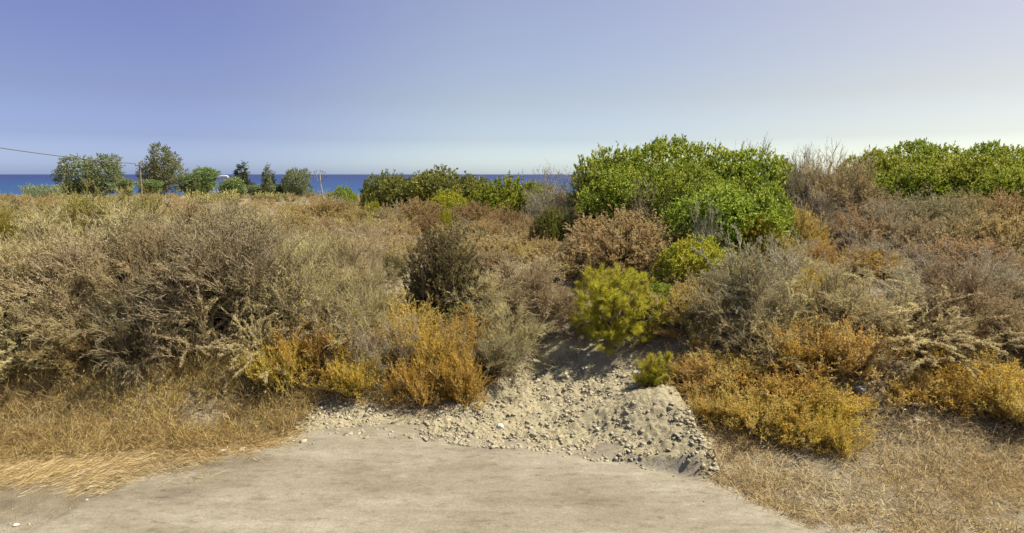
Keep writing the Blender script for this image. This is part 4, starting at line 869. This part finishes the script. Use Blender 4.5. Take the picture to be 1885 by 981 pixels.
# ================================================================== GRASS AND LITTER
def put_grass(name, mat, P, d, L, W, bend, label, cat='grass'):
    mb = MB(); z = terrain(P[:, 0], P[:, 1]); blades(mb, np.column_stack([P, z]), d, L, W, bend)
    return tag(part(name, mb.mesh(name, M[mat]), None), label, cat, kind='stuff')
def tufts(n, per, xr, yr, test, sd=.05):
    c = np.stack([U(*xr, n), U(*yr, n)], 1); c = c[test(c)]
    return np.repeat(c, per, 0) + rng.normal(size=(len(c) * per, 2)) * sd
# flattened straw, combed one way
def straw_t(c): return poly_sd(c[:, 0], c[:, 1], STRAW) + .6 * fbm(c[:, 0] * 1.5, c[:, 1] * 1.5, 81) < .05 + .12 * U(-1, 1, len(c)) ** 3
P = tufts(5600, 11, (-6.5, -1.5), (3.7, 5.6), straw_t, .08); n = len(P)
w_ = fbm(P[:, 0] * .8, P[:, 1] * .8, 85) * 3.2
d = np.stack([np.cos(.5 + w_), np.sin(.5 + w_), U(.02, .45, n)], 1) + rnd_dir(n) * .5; d[:, 2] = np.abs(d[:, 2]) * .8
put_grass('flattened_straw', 'straw', P, d, U(.06, .24, n), U(.0022, .005, n), U(.1, .45, n), 'pale dry grass lying combed flat along the left-hand verge')
# golden bank grass, left
def bank_t(c):
    s = c[:, 1] - np.interp(c[:, 0], FX, FY)
    return (s > .02) & (s < 1.5) & (c[:, 0] < -1.0 - .6 * (s < .5)) & (poly_sd(c[:, 0], c[:, 1], FAN) > .05) & (fbm(c[:, 0] * 1.6, c[:, 1] * 1.6, 91) > -.2 + .08 * U(-1, 1, len(c)))
P = tufts(5600, 10, (-7, -.6), (4.7, 7.2), bank_t); n = len(P)
d = rnd_dir(n) * .75; d[:, 2] = U(.35, 1.1, n); d[:, 0] += .25
put_grass('bank_grass', 'straw_gold', P, d, U(.07, .26, n), U(.0025, .0055, n), U(.05, .4, n), 'golden-brown dry grass on the left-hand bank')
k = U(0, 1, len(P)) < .30 + 1.4 * fbm(P[:, 0] * 1.1, P[:, 1] * 1.1, 131); Q2 = P[k]; n = len(Q2)
d = rnd_dir(n) * .8; d[:, 2] = U(.3, 1., n); put_grass('faded_grass', 'straw_dull', Q2, d, U(.06, .30, n), U(.0022, .0045, n), U(.05, .5, n), 'faded greyish dry grass mixed into the golden bank grass')
# stubble, right
def stub_t(c):
    s = c[:, 1] - np.interp(c[:, 0], RX, RY)
    return (s > .05) & (c[:, 0] > 1.2) & (poly_sd(c[:, 0], c[:, 1], FAN) > .02) & (fbm(c[:, 0] * 1.3, c[:, 1] * 1.8, 95) > -.15 + .22 * (c[:, 1] < 4.2) + .12 * U(-1, 1, len(c)))
P = tufts(7500, 10, (1.2, 7), (3.1, 6.8), stub_t, .07); n = len(P)
d = rnd_dir(n) * .9; d[:, 2] = U(.15, .85, n); d[:, 0] -= .2
put_grass('stubble_grass', 'straw_dull', P, d, U(.05, .20, n), U(.0025, .006, n), U(.05, .5, n), 'short dull dry grass on the right-hand verge')
# sparse tall dead stalks with seed heads on the left bank
mb = MB(); P = tufts(150, 3, (-6.5, -1.2), (5.2, 7.), bank_t, .06); n = len(P); z = terrain(P[:, 0], P[:, 1])
d = rnd_dir(n) * .35; d[:, 2] = 1; T = grow(np.column_stack([P, z]), d, U(.18, .5, n), .15, .08, 6); tubes(mb, T, .0022, .0012)
p, dd, t = children(T, 9, .65, 1., .2, .7); leaves(mb, p, dd, U(.015, .04, len(p)), .007)
tag(part('seed_stalks', mb.mesh('seed_stalks', M['straw_gold']), None), 'thin dead stalks with seed heads on the left-hand bank', 'grass', kind='stuff')
# dead leaves and twigs under the shrubs
mb = MB(); n = 60000; y = np.exp(U(math.log(5.2), math.log(22), n)); x = U(-1, 1, n) * y; s = y - np.interp(x, FX, FY)
k = (s > .25) & (poly_sd(x, y, FAN) > -.02 - .1 * U(0, 1, n)) & ~((np.abs(x + 1.62 - .06 * (y - 8.5)) < .25) & (y > 7.3) & (y < 11)); x, y = x[k], y[k]; n = len(x)
p = np.column_stack([x, y, terrain(x, y) + U(0, .05, n)]); d = rnd_dir(n); d[:, 2] = np.abs(d[:, 2]) * .8; leaves(mb, p, d, U(.02, .10, n), U(.006, .02, n))
tag(part('leaf_litter', mb.mesh('leaf_litter', M['litter']), None), 'dead twigs and leaves littering the soil under the shrubs', 'litter', kind='stuff')
# cane leaves and reed bed in the distance
def reedbed(name, mat, x0, x1, Y, dY, n, h, label, top):
    mb = MB(); yy = Y + U(-dY, dY, n); xx = np.array([at(c, 365, 1.)[0] for c in (x0, x1)]); xx = U(xx[0], xx[1], n) * yy
    z = terrain(xx, yy, False); d = rnd_dir(n) * .35; d[:, 2] = 1; T = grow(np.column_stack([xx, yy, z]), d, h * U(.6, 1.05, n), .1, .06, 5); tubes(mb, T, .02, .008)
    p, dd, t = children(T, 12, .15, 1., .3, .9); mbx = blades(mb, p, dd, U(.25, .6, len(p)) * min(1, h / 2), .05, U(.1, .6, len(p)))
    tag(part(name, mb.mesh(name, M[mat]), None), label, 'reeds', kind='stuff')
reedbed('cane_leaves', 'cane', 345, 440, 42, 2, 90, .95, 'yellowing cane leaves in front of the rounded trees', 0)
reedbed('reed_bed', 'reed', 48, 112, 82, 5, 420, 1.9, 'grey-green reed bed by the sea, left of the eucalyptus', 0)
reedbed('yellow_cane', 'cane', 470, 540, 60, 3, 90, .8, 'yellow cane strip below the flat-topped dark bush', 0)

# ================================================================== POLES, LAMPS, STALKS
def solid(name, pts, r0, r1, mat, parent, sides=10):
    mb = MB(); tubes(mb, np.array([pts], float), r0, r1, sides); P = np.array(pts, float)
    for e, rr in ((0, r0), (-1, r1)):                                   # end caps
        a = np.arange(0, sides + 1) * 2 * np.pi / sides
        T = nrm(P[1] - P[0]); S_ = nrm(np.cross(T, [.3, .9, .1])); W_ = np.cross(T, S_)
        for q in range(0, sides, 2):
            mb.add([P[e], *[P[e] + rr * (S_ * math.cos(v) + W_ * math.sin(v)) for v in a[q:q + 3]]], [[0, 1, 2, 3]])
    return part(name, mb.mesh(name, mat, True), parent)
def flatmat(name, c, rough=.6, metal=0):
    m, nt, n, l = newmat(name); b = n.new('ShaderNodeBsdfPrincipled'); nz = n.new('ShaderNodeTexNoise'); nz.inputs['Scale'].default_value = 8
    rr = ramp(n, [tuple(q * .8 for q in c), c]); l.new(nz.outputs['Fac'], rr.inputs[0]); l.new(rr.outputs[0], b.inputs['Base Color'])
    b.inputs['Roughness'].default_value = rough; b.inputs['Metallic'].default_value = metal
    o = n.new('ShaderNodeOutputMaterial'); l.new(b.outputs[0], o.inputs[0]); return m
wood = flatmat('weathered_wood', (.20, .165, .13)); cable = flatmat('cable', (.10, .10, .12)); white = flatmat('lamp_white', (.8, .8, .8)); steel = flatmat('galvanised_steel', (.45, .46, .47), .5); clay = flatmat('insulator', (.16, .09, .06), .3)
def pole(px, top, Y, label):
    X_, _, Zt = at(px, top, Y); z0 = float(terrain(X_, Y, False)) - .3; H = Zt - z0
    t = thing('utility_pole', label, 'pole', (X_, Y, z0))
    solid('shaft', [(0, 0, 0), (0, 0, H * .5), (.03, 0, H)], .14, .10, wood, t)
    a = solid('crossarm', [(-.6, 0, H - .45), (.6, 0, H - .45)], .06, .06, wood, t, 6)
    for x_ in (-.5, .5): solid('insulator', [(x_, 0, H - .40), (x_, 0, H - .2)], .05, .035, clay, a, 8)
    return Vector((X_ - .5, Y, z0 + H - .18))
A = pole(256, 299, 88, 'weathered wooden utility pole in front of the tall eucalyptus')
B = pole(-330, 208, 58, 'next wooden utility pole beyond the left edge, carrying the same wire')
pts = [tuple(A.lerp(B, t) - Vector((0, 0, 4 * .55 * t * (1 - t)))) for t in np.linspace(0, 1, 25)]
tag(part('overhead_wire', tube_thing('overhead_wire', pts, .055, cable), None), 'dark overhead wire sagging across the sky to the utility pole', 'wire')
def lamp(px, top, Y, label, side):
    X_, _, Zt = at(px, top, Y); z0 = float(terrain(X_, Y, False)) - .3; H = Zt - z0
    t = thing('street_lamp', label, 'street lamp', (X_, Y, z0))
    solid('post', [(0, 0, 0), (0, 0, H * .6), (0, 0, H - .15)], .07, .05, steel, t)
    solid('arm', [(0, 0, H - .2), (.25 * side, 0, H - .03), (.5 * side, 0, H)], .05, .045, steel, t, 6)
    solid('lamp_head', [(.35 * side, 0, H - .02), (.7 * side, 0, H + .09), (1.4 * side, 0, H + .05), (1.6 * side, 0, H)], .10, .16, white, t, 10)
lamp(236, 338, 98, 'white-headed street lamp showing against the sea beside the utility pole', 1)
lamp(398, 325, 84, 'white-headed street lamp over the sea beside the squat rounded tree', 1)
# mast far out
X_, Y_, Zt = at(962, 309, 380); t = thing('mast', 'thin lone mast on the sea horizon above the yellow-green mastic', 'mast', (X_, Y_, -14))
solid('pole', [(0, 0, 0), (0, 0, Zt + 14)], .22, .12, steel, t, 6); solid('spreader', [(-1.0, 0, Zt + 11.5), (1.0, 0, Zt + 11.5)], .1, .1, steel, t, 6)
# dead agave stalk
X_, Y_, Zt = at(588, 313, 24); z0 = float(terrain(X_, Y_, False)); H = Zt - z0
t = thing('agave_stalk', 'tall bare agave flower stalk with a forked top against the sea', 'dead plant', (X_, Y_, z0))
solid('stalk', [(.22, 0, 0), (.12, 0, H * .35), (.02, 0, H * .7), (0, 0, H * .93)], .03, .016, M['bleached'], t, 8)
for s_, h_ in ((-.20, .97), (-.12, .99), (.03, 1.0), (.13, .98), (.22, .96), (-.24, .86), (.25, .88)):
    br = solid('branch', [(0.03, 0, H * .74), (s_ * .55, U(-.1, .1), H * (.76 + .02)), (s_, U(-.15, .15), H * h_)], .007, .006, M['grey'], t, 6)
    mb = MB(); q = np.array([[s_, 0, H * h_]]).repeat(14, 0); d = rnd_dir(14); d[:, 2] = np.abs(d[:, 2]) + .6; leaves(mb, q - [0, 0, .08], d * [.15, .15, 1], .10, .012); part('seed_pods', mb.mesh('seed_pods', M['stem']), br)
# pale flower spike in front of the dark olive bush
def spike(px, py, top, Y, label):
    X_, _, Zt = at(px, top, Y); z0 = float(terrain(X_, Y, False)); H = Zt - z0
    t = thing('flower_spike', label, 'dead plant', (X_, Y, z0)); mb, ms = MB(), MB()
    S_ = grow(np.zeros((1, 3)), np.array([[.02, 0, 1.]]), H, 0, .03, 10); tubes(ms, S_, .006, .002); part('stem', ms.mesh('stem', M['bleached']), t)
    p, d, tt = children(S_, 90, .4, 1., .7, 1.3); C = grow(p, d, .055 * (1.3 - tt), 0, .1, 3); tubes(mb, C, .002, .001)
    p, d, tt = children(C, 8, .1, 1., .4, 1.2); leaves(mb, p, d, .016, .008); part('seed_head', mb.mesh('seed_head', M['bleached']), t)
spike(778, 560, 497, 7.75, 'pale upright seed spike in front of the dark olive bush')
spike(798, 560, 425, 9.5, 'thin pale seed spike behind the dark olive bush')
spike(727, 400, 365, 14.5, 'thin dry stalk standing among the brown domes')

# ================================================================== LIGHT, SKY, CAMERA
AZ, EL = R(78), R(54)
sun = bpy.data.lights.new('sun', 'SUN'); sun.energy = 5.0; sun.angle = R(.5); sun.color = (1, .93, .78)
so = bpy.data.objects.new('sun', sun); COL.objects.link(so)
dv = Vector((math.sin(AZ) * math.cos(EL), math.cos(AZ) * math.cos(EL), math.sin(EL))); so.rotation_euler = dv.to_track_quat('Z', 'Y').to_euler(); so.location = dv * 40
w = bpy.data.worlds.new('World'); SC.world = w; w.use_nodes = True; nt = w.node_tree; n, l = nt.nodes, nt.links
sky = n.new('ShaderNodeTexSky'); sky.sky_type = 'NISHITA'; sky.sun_disc = False; sky.sun_elevation = EL; sky.sun_rotation = AZ
sky.altitude = 10; sky.air_density = 1.0; sky.dust_density = 1.0; sky.ozone_density = 3.
bg = next(x for x in n if x.type == 'BACKGROUND'); bg.inputs['Strength'].default_value = .078; 
tc = n.new('ShaderNodeTexCoord'); sx = n.new('ShaderNodeSeparateXYZ'); l.new(tc.outputs['Generated'], sx.inputs[0])
air = ramp(n, [(1.02, 1.19, 1.72, 0.), (.965, 1.11, 1.56, .015), (.745, .745, 1.01, .054), (.80, .68, .775, .115), (.95, .727, .815, .25), (.9, .72, .8, .5), (.9, .85, .9, 1.)]); l.new(sx.outputs[2], air.inputs[0])
mu = n.new('ShaderNodeMix'); mu.data_type = 'RGBA'; mu.blend_type = 'MULTIPLY'; mu.inputs[0].default_value = 1
l.new(sky.outputs[0], mu.inputs[6]); l.new(air.outputs[0], mu.inputs[7]); 
glow = ramp(n, [(.80, .82, .97, .25), (1.23, 1.21, 1.03, .5), (1.33, 1.23, .90, .82)])
glow.color_ramp.interpolation = 'EASE'; l.new(math_node(n, l, 'MULTIPLY_ADD', sx.outputs[0], .5), glow.inputs[0]); glow.inputs[0].links[0].from_node.inputs[2].default_value = .5
m2 = n.new('ShaderNodeMix'); m2.data_type = 'RGBA'; m2.blend_type = 'MULTIPLY'; m2.inputs[0].default_value = 1
l.new(mu.outputs[2], m2.inputs[6]); l.new(glow.outputs[0], m2.inputs[7]); l.new(m2.outputs[2], bg.inputs[0])
cam = bpy.data.cameras.new('camera'); co = bpy.data.objects.new('camera', cam); COL.objects.link(co)
cam.sensor_width = 36; cam.lens = 36 * F / 1885; cam.clip_end = 200000; cam.clip_start = .05
co.location = (0, 0, CAMZ); co.rotation_euler = (math.pi / 2 - PITCH, 0, 0); SC.camera = co
vs = SC.view_settings; vs.view_transform = 'Standard'; vs.look = 'None'; vs.gamma = 1; vs.exposure = .95; vs.use_curve_mapping = False
SC.cycles.max_bounces = 6; SC.cycles.diffuse_bounces = 3; SC.cycles.transmission_bounces = 3; SC.cycles.glossy_bounces = 2
SC.cycles.use_adaptive_sampling = True; SC.cycles.adaptive_threshold = .02
